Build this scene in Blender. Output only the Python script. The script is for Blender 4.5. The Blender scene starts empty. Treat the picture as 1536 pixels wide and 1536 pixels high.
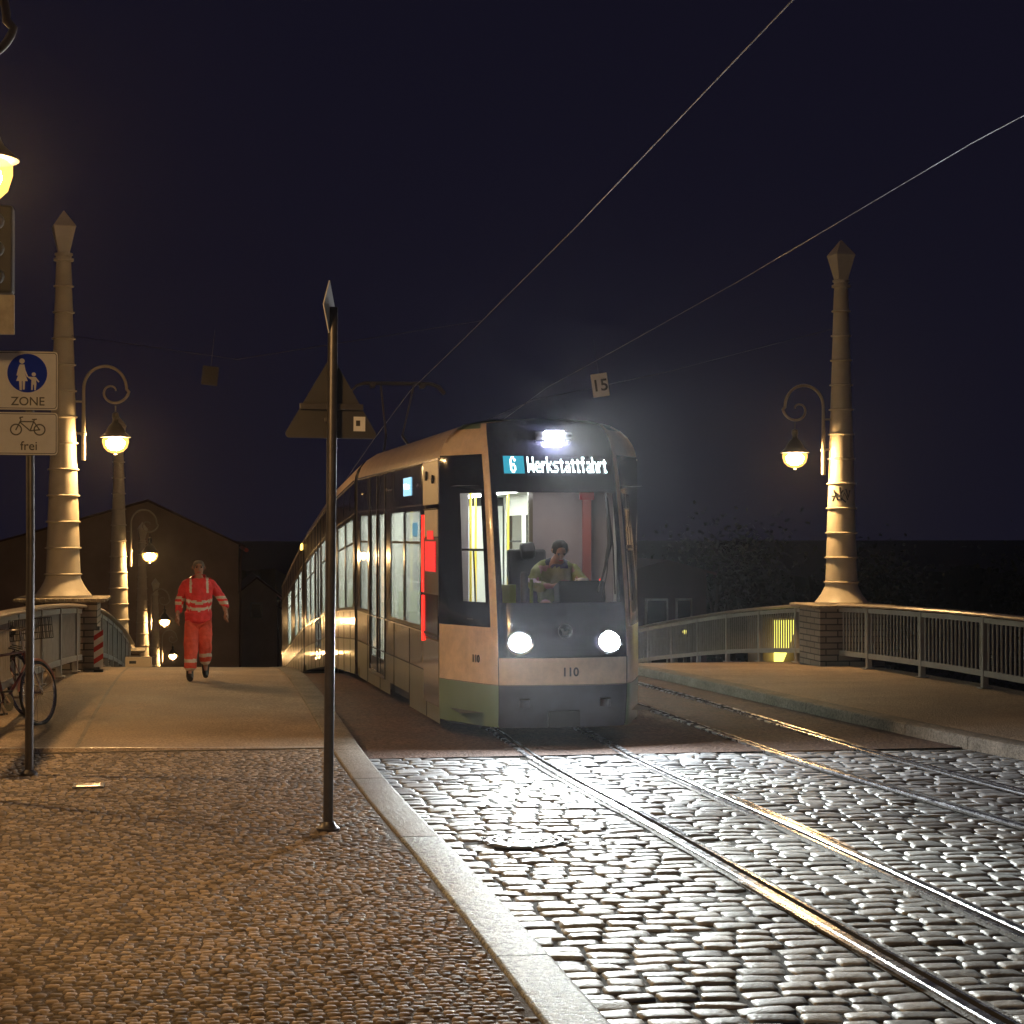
import bpy, math, random
import numpy as np
from mathutils import Vector, Matrix
random.seed(7); rng = np.random.default_rng(11)
R = math.radians
sc = bpy.context.scene
COL = sc.collection

# ------------------------------------------------------------------ camera, sky, exposure
# world axes: x = across the bridge (to the right), y = along the bridge, z = up
ALPHA = R(9.1)
cd = bpy.data.cameras.new('camera'); cam = bpy.data.objects.new('camera', cd); COL.objects.link(cam)
cam.location = (0, 0, 2.3)
cam.rotation_euler = (R(90.43), 0, -ALPHA)
cd.angle = 2 * math.atan(768 / 2900.0)
cd.clip_end = 3000; cd.clip_start = 0.1
sc.camera = cam
w = bpy.data.worlds.new('World'); sc.world = w; w.use_nodes = True
bg = w.node_tree.nodes['Background']
bg.inputs[0].default_value = (0.0062, 0.0055, 0.0130, 1); bg.inputs[1].default_value = 0.78
sc.view_settings.view_transform = 'Standard'; sc.view_settings.look = 'None'
sc.view_settings.exposure = 0.28; sc.view_settings.gamma = 1
sc.cycles.use_denoising = True
sc.cycles.max_bounces = 6; sc.cycles.diffuse_bounces = 2; sc.cycles.glossy_bounces = 3
sc.cycles.transmission_bounces = 4; sc.cycles.transparent_max_bounces = 12; sc.cycles.volume_bounces = 0
sc.cycles.sample_clamp_indirect = 3; sc.cycles.caustics_reflective = False; sc.cycles.caustics_refractive = False

LAMP_COL = (1.0, 0.585, 0.23)
LAMP_STRENGTH = 950
HAZE = 0.00025

# ------------------------------------------------------------------ profiles of the bridge
def interp(tab):
    xs = [a for a, _ in tab]; ys = [b for _, b in tab]
    def f(t):
        if t <= xs[0]: return ys[0]
        if t >= xs[-1]: return ys[-1]
        i = 0
        while xs[i + 1] < t: i += 1
        def m(k):
            if k == 0 or k == len(xs) - 1: return (ys[min(k+1, len(xs)-1)] - ys[max(k-1, 0)]) / (xs[min(k+1, len(xs)-1)] - xs[max(k-1, 0)])
            return (ys[k+1] - ys[k-1]) / (xs[k+1] - xs[k-1])
        h = xs[i+1] - xs[i]; s = (t - xs[i]) / h
        return ((2*s**3-3*s**2+1)*ys[i] + (s**3-2*s**2+s)*h*m(i) + (-2*s**3+3*s**2)*ys[i+1] + (s**3-s**2)*h*m(i+1))
    return f
zr = interp([(0,0),(14,0),(19,0),(22,.02),(26,.0),(31,-.12),(36,-.42),(40,-.75),(45,-1.22),(51,-1.92),(60,-3.0),(71,-4.5),(85,-6.4),(100,-8)])
kl = interp([(0,1.85),(6,1.8),(8.3,1.78),(12.3,1.70),(15.5,1.60),(19.2,1.55),(30,1.55),(100,1.55)])
kr = interp([(0,13),(6,11.2),(12,9.6),(18,8.05),(21.5,7.45),(25,7.1),(30,6.95),(100,6.95)])
c1 = interp([(0,4.6),(6,4.26),(8.5,4.15),(10.5,4.08),(14,3.96),(18.5,3.76),(22,3.70),(30,3.7),(100,3.7)])
c2 = interp([(0,9.2),(8,7.65),(12,7.0),(14,6.74),(16,6.52),(18.3,6.30),(21.4,6.08),(26,5.92),(30,5.9),(100,5.9)])
def zs_left(t):   # pavement on the left
    return zr(t) + .12
LB, RB = -2.2, 10.3      # railing lines

# ------------------------------------------------------------------ materials
def mat(name, col, rough=.6, metal=0, var=0, vscale=3, bump=0, bscale=40, emit=None, es=0, spec=.5, coat=0, col2=None, attr=False, rvar=0, bdist=.02, grain=0, gscale=60):
    m = bpy.data.materials.new(name); m.use_nodes = True
    nt = m.node_tree; b = nt.nodes['Principled BSDF']
    b.inputs['Roughness'].default_value = rough; b.inputs['Metallic'].default_value = metal
    b.inputs['Specular IOR Level'].default_value = spec
    b.inputs['Coat Weight'].default_value = coat; b.inputs['Coat Roughness'].default_value = .06
    b.inputs['Base Color'].default_value = (*col, 1)
    tc = nt.nodes.new('ShaderNodeTexCoord')
    if var or col2:
        n = nt.nodes.new('ShaderNodeTexNoise'); n.inputs['Scale'].default_value = vscale; n.inputs['Detail'].default_value = 6; n.inputs['Roughness'].default_value = .6
        nt.links.new(tc.outputs['Object'], n.inputs['Vector'])
        mr = nt.nodes.new('ShaderNodeValToRGB')
        mr.color_ramp.elements[0].position = .32; mr.color_ramp.elements[1].position = .68
        c2_ = col2 or tuple(min(1, c * (1 + var)) for c in col); c1_ = col if col2 else tuple(c * (1 - var) for c in col)
        mr.color_ramp.elements[0].color = (*c1_, 1); mr.color_ramp.elements[1].color = (*c2_, 1)
        nt.links.new(n.outputs['Fac'], mr.inputs['Fac'])
        out = mr.outputs['Color']
        if attr:
            at = nt.nodes.new('ShaderNodeAttribute'); at.attribute_name = 'rnd'
            mp = nt.nodes.new('ShaderNodeMapRange'); mp.inputs[3].default_value = .45; mp.inputs[4].default_value = 1.5
            nt.links.new(at.outputs['Fac'], mp.inputs[0])
            mx = nt.nodes.new('ShaderNodeVectorMath'); mx.operation = 'SCALE'
            nt.links.new(out, mx.inputs[0]); nt.links.new(mp.outputs[0], mx.inputs['Scale']); out = mx.outputs[0]
        if grain:
            gn = nt.nodes.new('ShaderNodeTexNoise'); gn.inputs['Scale'].default_value = gscale; gn.inputs['Detail'].default_value = 3; gn.inputs['Roughness'].default_value = .7
            nt.links.new(tc.outputs['Object'], gn.inputs['Vector'])
            gm_ = nt.nodes.new('ShaderNodeMapRange'); gm_.inputs[1].default_value = .35; gm_.inputs[2].default_value = .65; gm_.inputs[3].default_value = 1-grain; gm_.inputs[4].default_value = 1+grain
            gv = nt.nodes.new('ShaderNodeVectorMath'); gv.operation = 'SCALE'
            nt.links.new(gn.outputs['Fac'], gm_.inputs[0]); nt.links.new(out, gv.inputs[0]); nt.links.new(gm_.outputs[0], gv.inputs['Scale']); out = gv.outputs[0]
        nt.links.new(out, b.inputs['Base Color'])
        if rvar:
            mp2 = nt.nodes.new('ShaderNodeMapRange'); mp2.inputs[1].default_value = .3; mp2.inputs[2].default_value = .7
            mp2.inputs[3].default_value = max(.02, rough - rvar); mp2.inputs[4].default_value = rough + rvar
            nt.links.new(n.outputs['Fac'], mp2.inputs[0]); nt.links.new(mp2.outputs[0], b.inputs['Roughness'])
    if bump:
        n2 = nt.nodes.new('ShaderNodeTexNoise'); n2.inputs['Scale'].default_value = bscale; n2.inputs['Detail'].default_value = 5
        nt.links.new(tc.outputs['Object'], n2.inputs['Vector'])
        bp = nt.nodes.new('ShaderNodeBump'); bp.inputs['Strength'].default_value = bump; bp.inputs['Distance'].default_value = bdist
        nt.links.new(n2.outputs['Fac'], bp.inputs['Height']); nt.links.new(bp.outputs[0], b.inputs['Normal'])
    if emit:
        b.inputs['Emission Color'].default_value = (*emit, 1); b.inputs['Emission Strength'].default_value = es
    return m
def glass_mat(name, tint=(.9,.95,.92), refl=.12):
    m = bpy.data.materials.new(name); m.use_nodes = True; nt = m.node_tree
    for n in list(nt.nodes): nt.nodes.remove(n)
    o = nt.nodes.new('ShaderNodeOutputMaterial'); mx = nt.nodes.new('ShaderNodeMixShader')
    t = nt.nodes.new('ShaderNodeBsdfTransparent'); t.inputs[0].default_value = (*tint, 1)
    g = nt.nodes.new('ShaderNodeBsdfGlossy'); g.inputs['Roughness'].default_value = .03; g.inputs[0].default_value = (1,1,1,1)
    lw = nt.nodes.new('ShaderNodeFresnel'); lw.inputs[0].default_value = 1.4
    mu = nt.nodes.new('ShaderNodeMath'); mu.operation = 'MULTIPLY_ADD'; mu.inputs[1].default_value = .8; mu.inputs[2].default_value = refl * .2
    nt.links.new(lw.outputs[0], mu.inputs[0]); nt.links.new(mu.outputs[0], mx.inputs[0])
    nt.links.new(t.outputs[0], mx.inputs[1]); nt.links.new(g.outputs[0], mx.inputs[2]); nt.links.new(mx.outputs[0], o.inputs[0])
    return m
def shell_mat(name, col, st, k=.55):
    m = bpy.data.materials.new(name); m.use_nodes = True; nt = m.node_tree
    for n in list(nt.nodes): nt.nodes.remove(n)
    o = nt.nodes.new('ShaderNodeOutputMaterial'); mx = nt.nodes.new('ShaderNodeMixShader'); mx.inputs[0].default_value = k
    t = nt.nodes.new('ShaderNodeBsdfTransparent'); e = nt.nodes.new('ShaderNodeEmission'); e.inputs[0].default_value = (*col,1); e.inputs[1].default_value = st
    nt.links.new(t.outputs[0], mx.inputs[1]); nt.links.new(e.outputs[0], mx.inputs[2]); nt.links.new(mx.outputs[0], o.inputs[0]); return m
def frosted(m, k):
    nt = m.node_tree; o = [n for n in nt.nodes if n.type == 'OUTPUT_MATERIAL'][0]; l = o.inputs[0].links[0].from_socket
    t = nt.nodes.new('ShaderNodeBsdfTranslucent'); t.inputs[0].default_value = (.9,.93,.88,1); mx = nt.nodes.new('ShaderNodeMixShader'); mx.inputs[0].default_value = k
    nt.links.new(l, mx.inputs[1]); nt.links.new(t.outputs[0], mx.inputs[2]); nt.links.new(mx.outputs[0], o.inputs[0])
def emat(name, col, s):
    m = bpy.data.materials.new(name); m.use_nodes = True; nt = m.node_tree
    b = nt.nodes['Principled BSDF']; b.inputs['Base Color'].default_value = (0.02,0.02,0.02,1)
    b.inputs['Emission Color'].default_value = (*col, 1); b.inputs['Emission Strength'].default_value = s
    return m
def brick_mat(name, a, b_, mortar, sx=.4, sy=.1):
    m = bpy.data.materials.new(name); m.use_nodes = True; nt = m.node_tree; b = nt.nodes['Principled BSDF']
    tc = nt.nodes.new('ShaderNodeTexCoord'); sp = nt.nodes.new('ShaderNodeSeparateXYZ'); ad = nt.nodes.new('ShaderNodeMath'); cb = nt.nodes.new('ShaderNodeCombineXYZ')
    nt.links.new(tc.outputs['Object'], sp.inputs[0]); nt.links.new(sp.outputs[0], ad.inputs[0]); nt.links.new(sp.outputs[1], ad.inputs[1])
    nt.links.new(ad.outputs[0], cb.inputs[0]); nt.links.new(sp.outputs[2], cb.inputs[1])
    br = nt.nodes.new('ShaderNodeTexBrick'); br.inputs['Scale'].default_value = 1
    br.inputs['Brick Width'].default_value = sx; br.inputs['Row Height'].default_value = sy; br.inputs['Mortar Size'].default_value = .011
    br.inputs['Color1'].default_value = (*a,1); br.inputs['Color2'].default_value = (*b_,1); br.inputs['Mortar'].default_value = (*mortar,1)
    nt.links.new(cb.outputs[0], br.inputs['Vector']); nt.links.new(br.outputs['Color'], b.inputs['Base Color'])
    bp = nt.nodes.new('ShaderNodeBump'); bp.inputs['Strength'].default_value = .8; bp.inputs['Distance'].default_value = .03; bp.invert = True
    nt.links.new(br.outputs['Fac'], bp.inputs['Height']); nt.links.new(bp.outputs[0], b.inputs['Normal']); b.inputs['Roughness'].default_value = .8
    return m
def granite_mat(name, c, dark, speck=110, rough=.5):
    m = bpy.data.materials.new(name); m.use_nodes = True; nt = m.node_tree; b = nt.nodes['Principled BSDF']
    tc = nt.nodes.new('ShaderNodeTexCoord'); n = nt.nodes.new('ShaderNodeTexNoise'); n.inputs['Scale'].default_value = speck*.35; n.inputs['Detail'].default_value = 4; n.inputs['Roughness'].default_value=.8
    n2 = nt.nodes.new('ShaderNodeTexNoise'); n2.inputs['Scale'].default_value = 2.2; n2.inputs['Detail'].default_value = 5
    nt.links.new(tc.outputs['Object'], n.inputs['Vector']); nt.links.new(tc.outputs['Object'], n2.inputs['Vector'])
    r = nt.nodes.new('ShaderNodeValToRGB'); r.color_ramp.elements[0].position = .40; r.color_ramp.elements[1].position = .56
    r.color_ramp.elements[0].color = (*dark,1); r.color_ramp.elements[1].color = (*c,1)
    mx = nt.nodes.new('ShaderNodeMapRange'); mx.inputs[1].default_value=.3; mx.inputs[2].default_value=.7; mx.inputs[3].default_value = .7; mx.inputs[4].default_value = 1.15
    vm = nt.nodes.new('ShaderNodeVectorMath'); vm.operation = 'SCALE'
    nt.links.new(n.outputs['Fac'], r.inputs[0]); nt.links.new(n2.outputs['Fac'], mx.inputs[0])
    nt.links.new(r.outputs[0], vm.inputs[0]); nt.links.new(mx.outputs[0], vm.inputs['Scale']); nt.links.new(vm.outputs[0], b.inputs['Base Color'])
    bp = nt.nodes.new('ShaderNodeBump'); bp.inputs['Strength'].default_value = .9; bp.inputs['Distance'].default_value = .02
    nt.links.new(n.outputs['Fac'], bp.inputs['Height']); nt.links.new(bp.outputs[0], b.inputs['Normal']); b.inputs['Roughness'].default_value = rough
    return m

M = dict(
    sett=mat('sett_stone', (.33,.35,.36), .52, spec=.45, var=.3, vscale=22, bump=.55, bscale=60, attr=True, rvar=.14, bdist=.008),
    mosaic=mat('mosaic_stone', (.255,.20,.145), .75, spec=.25, var=.3, vscale=30, bump=.5, bscale=90, attr=True, rvar=.12, bdist=.005),
    mosaicbed=mat('mosaic_sand', (.09,.07,.05), .95, var=.4, vscale=30, bump=.5, bscale=80),
    joint=mat('joint_soil', (.03,.028,.02), .95, var=.4, vscale=30, bump=.5, bscale=80),
    deck=mat('deck_paving', (.15,.10,.078), .7, var=.3, vscale=1.6, bump=1, bscale=30, rvar=.1, bdist=.05, grain=.5, gscale=22),
    walk=mat('pavement_asphalt', (.36,.27,.185), .68, var=.26, vscale=.8, bump=1, bscale=45, rvar=.1, bdist=.03, grain=.4, gscale=38),
    kerb=granite_mat('kerb_granite', (.46,.47,.44), (.07,.07,.062), 75, .6),
    kerb_old=granite_mat('kerb_worn', (.30,.26,.21), (.14,.12,.09), 90, .65),
    rail=mat('rail_steel', (.74,.75,.78), .27, 1, var=.2, vscale=6, bump=.12, bscale=20, rvar=.08),
    groove=mat('rail_groove', (.02,.018,.016), .8),
    railbed=mat('rail_mortar', (.13,.125,.115), .7, var=.35, vscale=18, bump=.8, bscale=50),
    iron=mat('cast_iron', (.20,.205,.21), .5, .35, var=.15, vscale=20, bump=.3, bscale=60),
    mast=mat('mast_paint', (.60,.545,.44), .45, var=.08, vscale=5, bump=.15, bscale=12, rvar=.06),
    arm=mat('arm_paint', (.40,.35,.27), .45),
    lampmetal=mat('lamp_metal', (.06,.055,.05), .45, .4),
    bowlshell=shell_mat('bowl_glass', (1.0,.50,.10), 2.6),
    bowl=emat('lamp_bowl', LAMP_COL, LAMP_STRENGTH),
    pillar=brick_mat('pillar_brick', (.25,.21,.175), (.33,.28,.23), (.08,.07,.06)),
    slab=mat('pillar_slab', (.33,.29,.23), .7, var=.2, vscale=8, bump=.5, bscale=30),
    railing=mat('railing_paint', (.30,.285,.27), .45, .1, var=.12, vscale=6),
    coping=mat('coping_paint', (.46,.39,.31), .38, .1, var=.08, vscale=5),
    pole=mat('galvanised_pole', (.11,.10,.095), .42, .7, var=.15, vscale=15),
    signback=mat('sign_back', (.07,.065,.06), .55, .6, var=.12, vscale=4),
    white=mat('sign_white', (.72,.70,.66), .75, spec=.15, var=.06, vscale=9),
    blue=mat('sign_blue', (.004,.03,.40), .8, spec=.05),
    black=mat('sign_black', (.04,.035,.03), .5),
    redp=mat('sign_red', (.5,.02,.02), .4),
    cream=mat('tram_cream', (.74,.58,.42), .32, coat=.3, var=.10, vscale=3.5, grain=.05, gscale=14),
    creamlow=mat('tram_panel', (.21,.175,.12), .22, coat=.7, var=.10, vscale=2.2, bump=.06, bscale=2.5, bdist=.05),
    green=mat('tram_green', (.16,.25,.14), .3, coat=.5, var=.05, vscale=2),
    greenlow=mat('tram_skirt', (.20,.21,.135), .35, coat=.3, var=.10, vscale=3),
    dark=mat('tram_black', (.012,.012,.022), .14, coat=.5, bump=.03, bscale=2.0, bdist=.05),
    darkm=mat('tram_dark_matte', (.022,.022,.03), .5),
    bumper=mat('tram_bumper', (.025,.025,.04), .45, var=.3, vscale=5),
    rubber=mat('rubber_black', (.015,.015,.016), .6),
    glass=glass_mat('tram_glass', (.80,.86,.82), .1),
    glassw=glass_mat('windshield_glass', (.9,.92,.92), .1),
    inwall=mat('interior_wall', (.78,.80,.74), .5),
    infloor=mat('interior_floor', (.10,.11,.10), .5),
    partition=mat('cab_partition', (.42,.36,.36), .55, var=.08, vscale=2),
    seatg=mat('seat_green', (.26,.36,.08), .6),
    seatd=mat('seat_dark', (.03,.03,.035), .6),
    polew=mat('grab_pole', (.9,.72,.08), .35),
    led_w=emat('display_white', (.80,1.0,1.0), 5.5),
    led_bg=emat('display_teal', (.02,.26,.36), 1.1),
    led_dim=emat('side_display', (.22,.52,.72), 1.3),
    ceil=emat('ceiling_light', (.97,1.0,.90), 30),
    redled=emat('red_led', (1.0,.02,.012), 2.4),
    redpan=emat('red_panel', (1.0,.0,.02), .75),
    head=emat('headlamp', (.90,.96,1.0), 1300),
    top=emat('top_lamp', (.90,.93,1.0), 1300),
    amber=emat('amber_light', (1,.62,.1), 5),
    dash=mat('dashboard', (.10,.10,.11), .5),
    dash_lit=mat('dashboard_lit', (.5,.5,.42), .45),  # left part of the dashboard, its brighter light put into the colour
    skin=mat('skin', (.42,.22,.15), .5),
    hair=mat('hair', (.02,.016,.014), .7),
    hairg=mat('hair_grey', (.16,.14,.13), .7),
    jacket=mat('jacket_red', (.80,.045,.05), .7, var=.12, vscale=9, bump=.4, bscale=14, bdist=.03),
    trouser=mat('trouser_orange', (.80,.11,.07), .75, var=.12, vscale=9, bump=.4, bscale=14, bdist=.03),
    reflect=mat('reflective_tape', (.72,.62,.55), .4),
    boot=mat('boots', (.02,.02,.02), .5),
    hivis=mat('hivis_yellow', (.24,.27,.06), .7, var=.12, vscale=12, bump=.4, bscale=16, bdist=.03),
    navy=mat('navy_cloth', (.025,.028,.045), .8),
    chrome=mat('chrome', (.75,.72,.70), .18, 1),
    bikep=mat('bike_paint', (.10,.03,.035), .35),
    bikew=mat('bike_pink', (.55,.28,.25), .4),
    wall=mat('far_wall', (.36,.27,.2), .85, var=.15, vscale=.6),
    roof=mat('far_roof', (.08,.04,.035), .85),
    winp=mat('window_dark', (.01,.01,.012), .15),
    soil=mat('bank_ground', (.02,.02,.015), .95, var=.3, vscale=.2),
    bark=mat('bark', (.05,.04,.03), .9),
    leaf=mat('leaf', (.022,.028,.014), .7, var=.4, vscale=.6),
    wire=mat('wire', (.10,.10,.11), .4, .6),
    carton=mat('carton', (.70,.55,.36), .8),
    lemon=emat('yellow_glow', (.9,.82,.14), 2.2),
    water=mat('river_water', (.006,.007,.012), .12, bump=.2, bscale=.8),
)

frosted(M['glass'], .22)
# ------------------------------------------------------------------ mesh helpers
class MB:
    def __init__(s): s.v = []; s.f = []; s.m = []; s.mats = []
    def mi(s, m):
        if m not in s.mats: s.mats.append(m)
        return s.mats.index(m)
    def add(s, vs, fs, m):
        o = len(s.v); s.v += [tuple(p) for p in vs]; k = s.mi(m)
        for f in fs: s.f.append(tuple(i + o for i in f)); s.m.append(k)
    def quad(s, a, b, c, d, m): s.add([a, b, c, d], [(0, 1, 2, 3)], m)
    def box(s, c, d, m, rz=0, rx=0, ry=0):
        x, y, z = d[0]/2, d[1]/2, d[2]/2
        mt = Matrix.Rotation(rz, 3, 'Z') @ Matrix.Rotation(ry, 3, 'Y') @ Matrix.Rotation(rx, 3, 'X')
        vs = [mt @ Vector(p) + Vector(c) for p in [(-x,-y,-z),(x,-y,-z),(x,y,-z),(-x,y,-z),(-x,-y,z),(x,-y,z),(x,y,z),(-x,y,z)]]
        s.add(vs, [(0,3,2,1),(4,5,6,7),(0,1,5,4),(1,2,6,5),(2,3,7,6),(3,0,4,7)], m)
    def tube(s, pts, r, m, n=10, cap=True, closed=False):
        pts = [Vector(p) for p in pts]; rs = r if isinstance(r, (list, tuple)) else [r] * len(pts)
        N = len(pts); vs = []; up = None
        for i, p in enumerate(pts):
            if closed: d = pts[(i+1) % N] - pts[i-1]
            else: d = pts[min(i+1, N-1)] - pts[max(i-1, 0)]
            d.normalize()
            if up is None:
                up = Vector((0,0,1)) if abs(d.z) < .9 else Vector((1,0,0))
            a = d.cross(up); 
            if a.length < 1e-4: a = d.cross(Vector((0,1,0)))
            a.normalize(); b = a.cross(d); up = b
            for k in range(n):
                t = 2*math.pi*k/n; vs.append(p + (a*math.cos(t) + b*math.sin(t)) * rs[i])
        fs = []
        for i in range(N if closed else N-1):
            j = (i+1) % N
            for k in range(n): fs.append((i*n+k, i*n+(k+1) % n, j*n+(k+1) % n, j*n+k))
        if cap and not closed: fs += [tuple(range(n-1,-1,-1)), tuple((N-1)*n+k for k in range(n))]
        s.add(vs, fs, m)
    def lathe(s, prof, m, n=24, c=(0,0,0), ang=0, axis='Z'):
        vs = []; fs = []
        for (r, z) in prof:
            for k in range(n):
                t = 2*math.pi*k/n + ang
                p = (r*math.cos(t), r*math.sin(t), z)
                if axis == 'Y': p = (p[0], p[2], p[1])
                if axis == 'X': p = (p[2], p[0], p[1])
                vs.append((p[0]+c[0], p[1]+c[1], p[2]+c[2]))
        for i in range(len(prof)-1):
            for k in range(n): fs.append((i*n+k, i*n+(k+1) % n, (i+1)*n+(k+1) % n, (i+1)*n+k))
        fs.append(tuple(range(n-1,-1,-1))); fs.append(tuple((len(prof)-1)*n+k for k in range(n)))
        s.add(vs, fs, m)
    def poly(s, pts, m, th=0, d=(0,-1,0)):   # flat polygon, extruded by th along d
        n = len(pts); a = [Vector(p) for p in pts]
        if not th: s.add(a, [tuple(range(n))], m); return
        b = [p + Vector(d)*th for p in a]
        s.add(a + b, [tuple(range(n))[::-1], tuple(range(n, 2*n))] + [(i, (i+1) % n, n+(i+1) % n, n+i) for i in range(n)], m)
    def build(s, name, parent=None, smooth=False, angle=40, bevel=0):
        me = bpy.data.meshes.new(name); me.from_pydata(s.v, [], s.f)
        for m in s.mats: me.materials.append(m)
        me.polygons.foreach_set('material_index', s.m)
        if smooth:
            me.polygons.foreach_set('use_smooth', [True]*len(s.f)); me.set_sharp_from_angle(angle=R(angle))
        me.update()
        o = bpy.data.objects.new(name, me); COL.objects.link(o)
        if parent: o.parent = parent
        if bevel:
            b = o.modifiers.new('bevel', 'BEVEL'); b.width = bevel; b.segments = 2; b.limit_method = 'ANGLE'
        return o
def tag(o, label, cat, group=None):
    o['label'] = label; o['category'] = cat
    if group: o['group'] = group
    return o
def thing(name, label, cat, loc=(0,0,0), rz=0, group=None):
    o = bpy.data.objects.new(name, None); COL.objects.link(o); o.location = loc; o.rotation_euler = (0,0,rz)
    o.empty_display_size = .3
    return tag(o, label, cat, group)
def struct(o, kind='structure'): o['kind'] = kind; return o
def copy_tree(o, parent=None):
    c = o.copy(); COL.objects.link(c); c.parent = parent
    for ch in list(o.children): copy_tree(ch, c)
    return c
def text(name, s, size, loc, rot, m, parent=None, ext=.002, align='CENTER', sx=1, bold=0):
    cu = bpy.data.curves.new(name, 'FONT'); cu.body = s; cu.size = size; cu.extrude = ext; cu.align_x = align; cu.align_y = 'CENTER'; cu.offset = bold
    t = bpy.data.objects.new(name, cu); COL.objects.link(t)
    bpy.context.view_layer.update()
    me = bpy.data.meshes.new_from_object(t.evaluated_get(bpy.context.evaluated_depsgraph_get())); me.name = name
    bpy.data.objects.remove(t)
    me.materials.clear(); me.materials.append(m)
    o = bpy.data.objects.new(name, me); COL.objects.link(o); o.location = loc; o.rotation_euler = rot; o.scale = (sx,1,1)
    if parent: o.parent = parent
    return o

# ------------------------------------------------------------------ ground, river, road, pavements
b = MB(); b.quad((-900,-300,-9),(900,-300,-9),(900,1500,-9),(-900,1500,-9), M['soil']); struct(b.build('ground'))
b = MB(); b.quad((-900,24,-6.8),(900,24,-6.8),(900,62,-6.8),(-900,62,-6.8), M['water']); struct(b.build('river'))
TS = [i*.5 for i in range(-8, 38)] + [19.0 + .6*i for i in range(0, 136)]
def strip(name, fa, fb, fz, ts, m, nb=6, kindm=None):
    b = MB(); vs = []; fs = []
    for t in ts:
        for k in range(nb+1):
            x = fa(t) + (fb(t)-fa(t))*k/nb; vs.append((x, t, fz(t, x)))
    n = nb+1
    for i in range(len(ts)-1):
        for k in range(nb): fs.append((i*n+k, i*n+k+1, (i+1)*n+k+1, (i+1)*n+k))
    b.add(vs, fs, m); return b
T0 = 19.15
near = [t for t in TS if t < 19.1] + [T0]; far = [T0] + [t for t in TS if t > 19.3 and t < 92]
b = strip('x', kl, kr, lambda t, x: zr(t)-.015, near, M['joint']); struct(b.build('cobble_bed'))
b = strip('x', kl, kr, lambda t, x: zr(t), far, M['deck'], 10)
o = struct(b.build('bridge_road', smooth=True))
# pavements: slab sheets, outer edges turned down
b = strip('x', lambda t: -7.0 if t < 19 else LB-.35, lambda t: kl(t)-.3, lambda t, x: zs_left(t) + max(0, min(.05, (1.25-x)*.015)), far, M['walk'])
e = [(LB-.35, t, zs_left(t)+.05) for t in far]
for p, q in zip(e[:-1], e[1:]): b.quad(p, (p[0],p[1],p[2]-.9), (q[0],q[1],q[2]-.9), q, M['slab'])
struct(b.build('pavement_left', smooth=True))
b = strip('x', lambda t: -7.0, lambda t: kl(t)-.3, lambda t, x: zs_left(t)-.0065, near, M['mosaicbed']); struct(b.build('mosaic_bed'))
b = strip('x', lambda t: kr(t)+.28, lambda t: max(RB+.35, kr(t)+1.5) if t < 21 else RB+.35, lambda t, x: zr(t)+.12, near[:-1]+far, M['walk'])
e = [(RB+.35, t, zr(t)+.12) for t in far if t > 21]
for p, q in zip(e[:-1], e[1:]): b.quad(p, q, (q[0],q[1],q[2]-.9), (p[0],p[1],p[2]-.9), M['slab'])
struct(b.build('pavement_right', smooth=True))
b = MB()     # low strip that closes mosaic and asphalt
b.box((-2.6, T0-.04, zs_left(19)-.011), (7.7, .05, .036), M['slab'])
for k in range(14):
    x0_, x1_ = -7+8.2*k/14, -7+8.2*(k+1)/14; f_ = lambda x: zs_left(T0)+max(0,min(.05,(1.25-x)*.015))+.002
    b.quad((x0_,T0-.02,f_(x0_)),(x1_,T0-.02,f_(x1_)),(x1_,T0+.03,f_(x1_)+.001),(x0_,T0+.03,f_(x0_)+.001), M['coping']); b.quad((x0_,T0-.06,zs_left(T0)-.006),(x1_,T0-.06,zs_left(T0)-.006),(x1_,T0-.02,f_(x1_)),(x0_,T0-.02,f_(x0_)), M['walk'])
struct(b.build('pavement_joint'))
b = MB()
for t0_, t1_ in zip(far[:-1], far[1:]):
    if t1_ < 50: b.quad((-1.22,t0_,zs_left(t0_)+.042),(-1.18,t0_,zs_left(t0_)+.042),(-1.18,t1_,zs_left(t1_)+.042),(-1.22,t1_,zs_left(t1_)+.042), M['kerb_old'])
struct(b.build('pavement_edging'))

# kerbs made of long granite slabs
def kerb(name, edge, side, joints, mf):
    b = MB()
    for j0, j1 in zip(joints[:-1], joints[1:]):
        n = max(2, int((j1-j0)/.6)); ts = [j0+.006 + (j1-j0-.012)*i/n for i in range(n+1)]; m = mf(j0)
        rings = []
        for t in ts:
            e = edge(t); z = zr(t); h = .128
            pr = [(0,-.25),(0,h-.03),(-.01,h-.008),(-.03,h),(-.275,h),(-.29,h-.008),(-.297,h-.03),(-.297,-.25)]
            rings.append([(e + side*p, t, z+q) for p, q in pr])
        vs = [p for r_ in rings for p in r_]; k = 8; fs = []
        for i in range(n):
            for q in range(k-1):
                f = (i*k+q, i*k+q+1, (i+1)*k+q+1, (i+1)*k+q); fs.append(f if side < 0 else f)
        fs += [tuple(range(k)), tuple(n*k+q for q in range(k))[::-1]]
        b.add(vs, fs, m)
    return struct(b.build(name, smooth=True, angle=50))
kerb('kerb_left', kl, 1, [0,3,5.9,9.68,13.5,16.7,18.9,20.2,22,24,26,28,30,32,34,36,38,40,43,46,50,55,60], lambda t: M['kerb'] if t < 13.4 else M['kerb_old'])
kerb('kerb_right', kr, -1, [8,10,12,14]+[15.3+1.25*i for i in range(0,30)], lambda t: M['kerb_old'])

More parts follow.
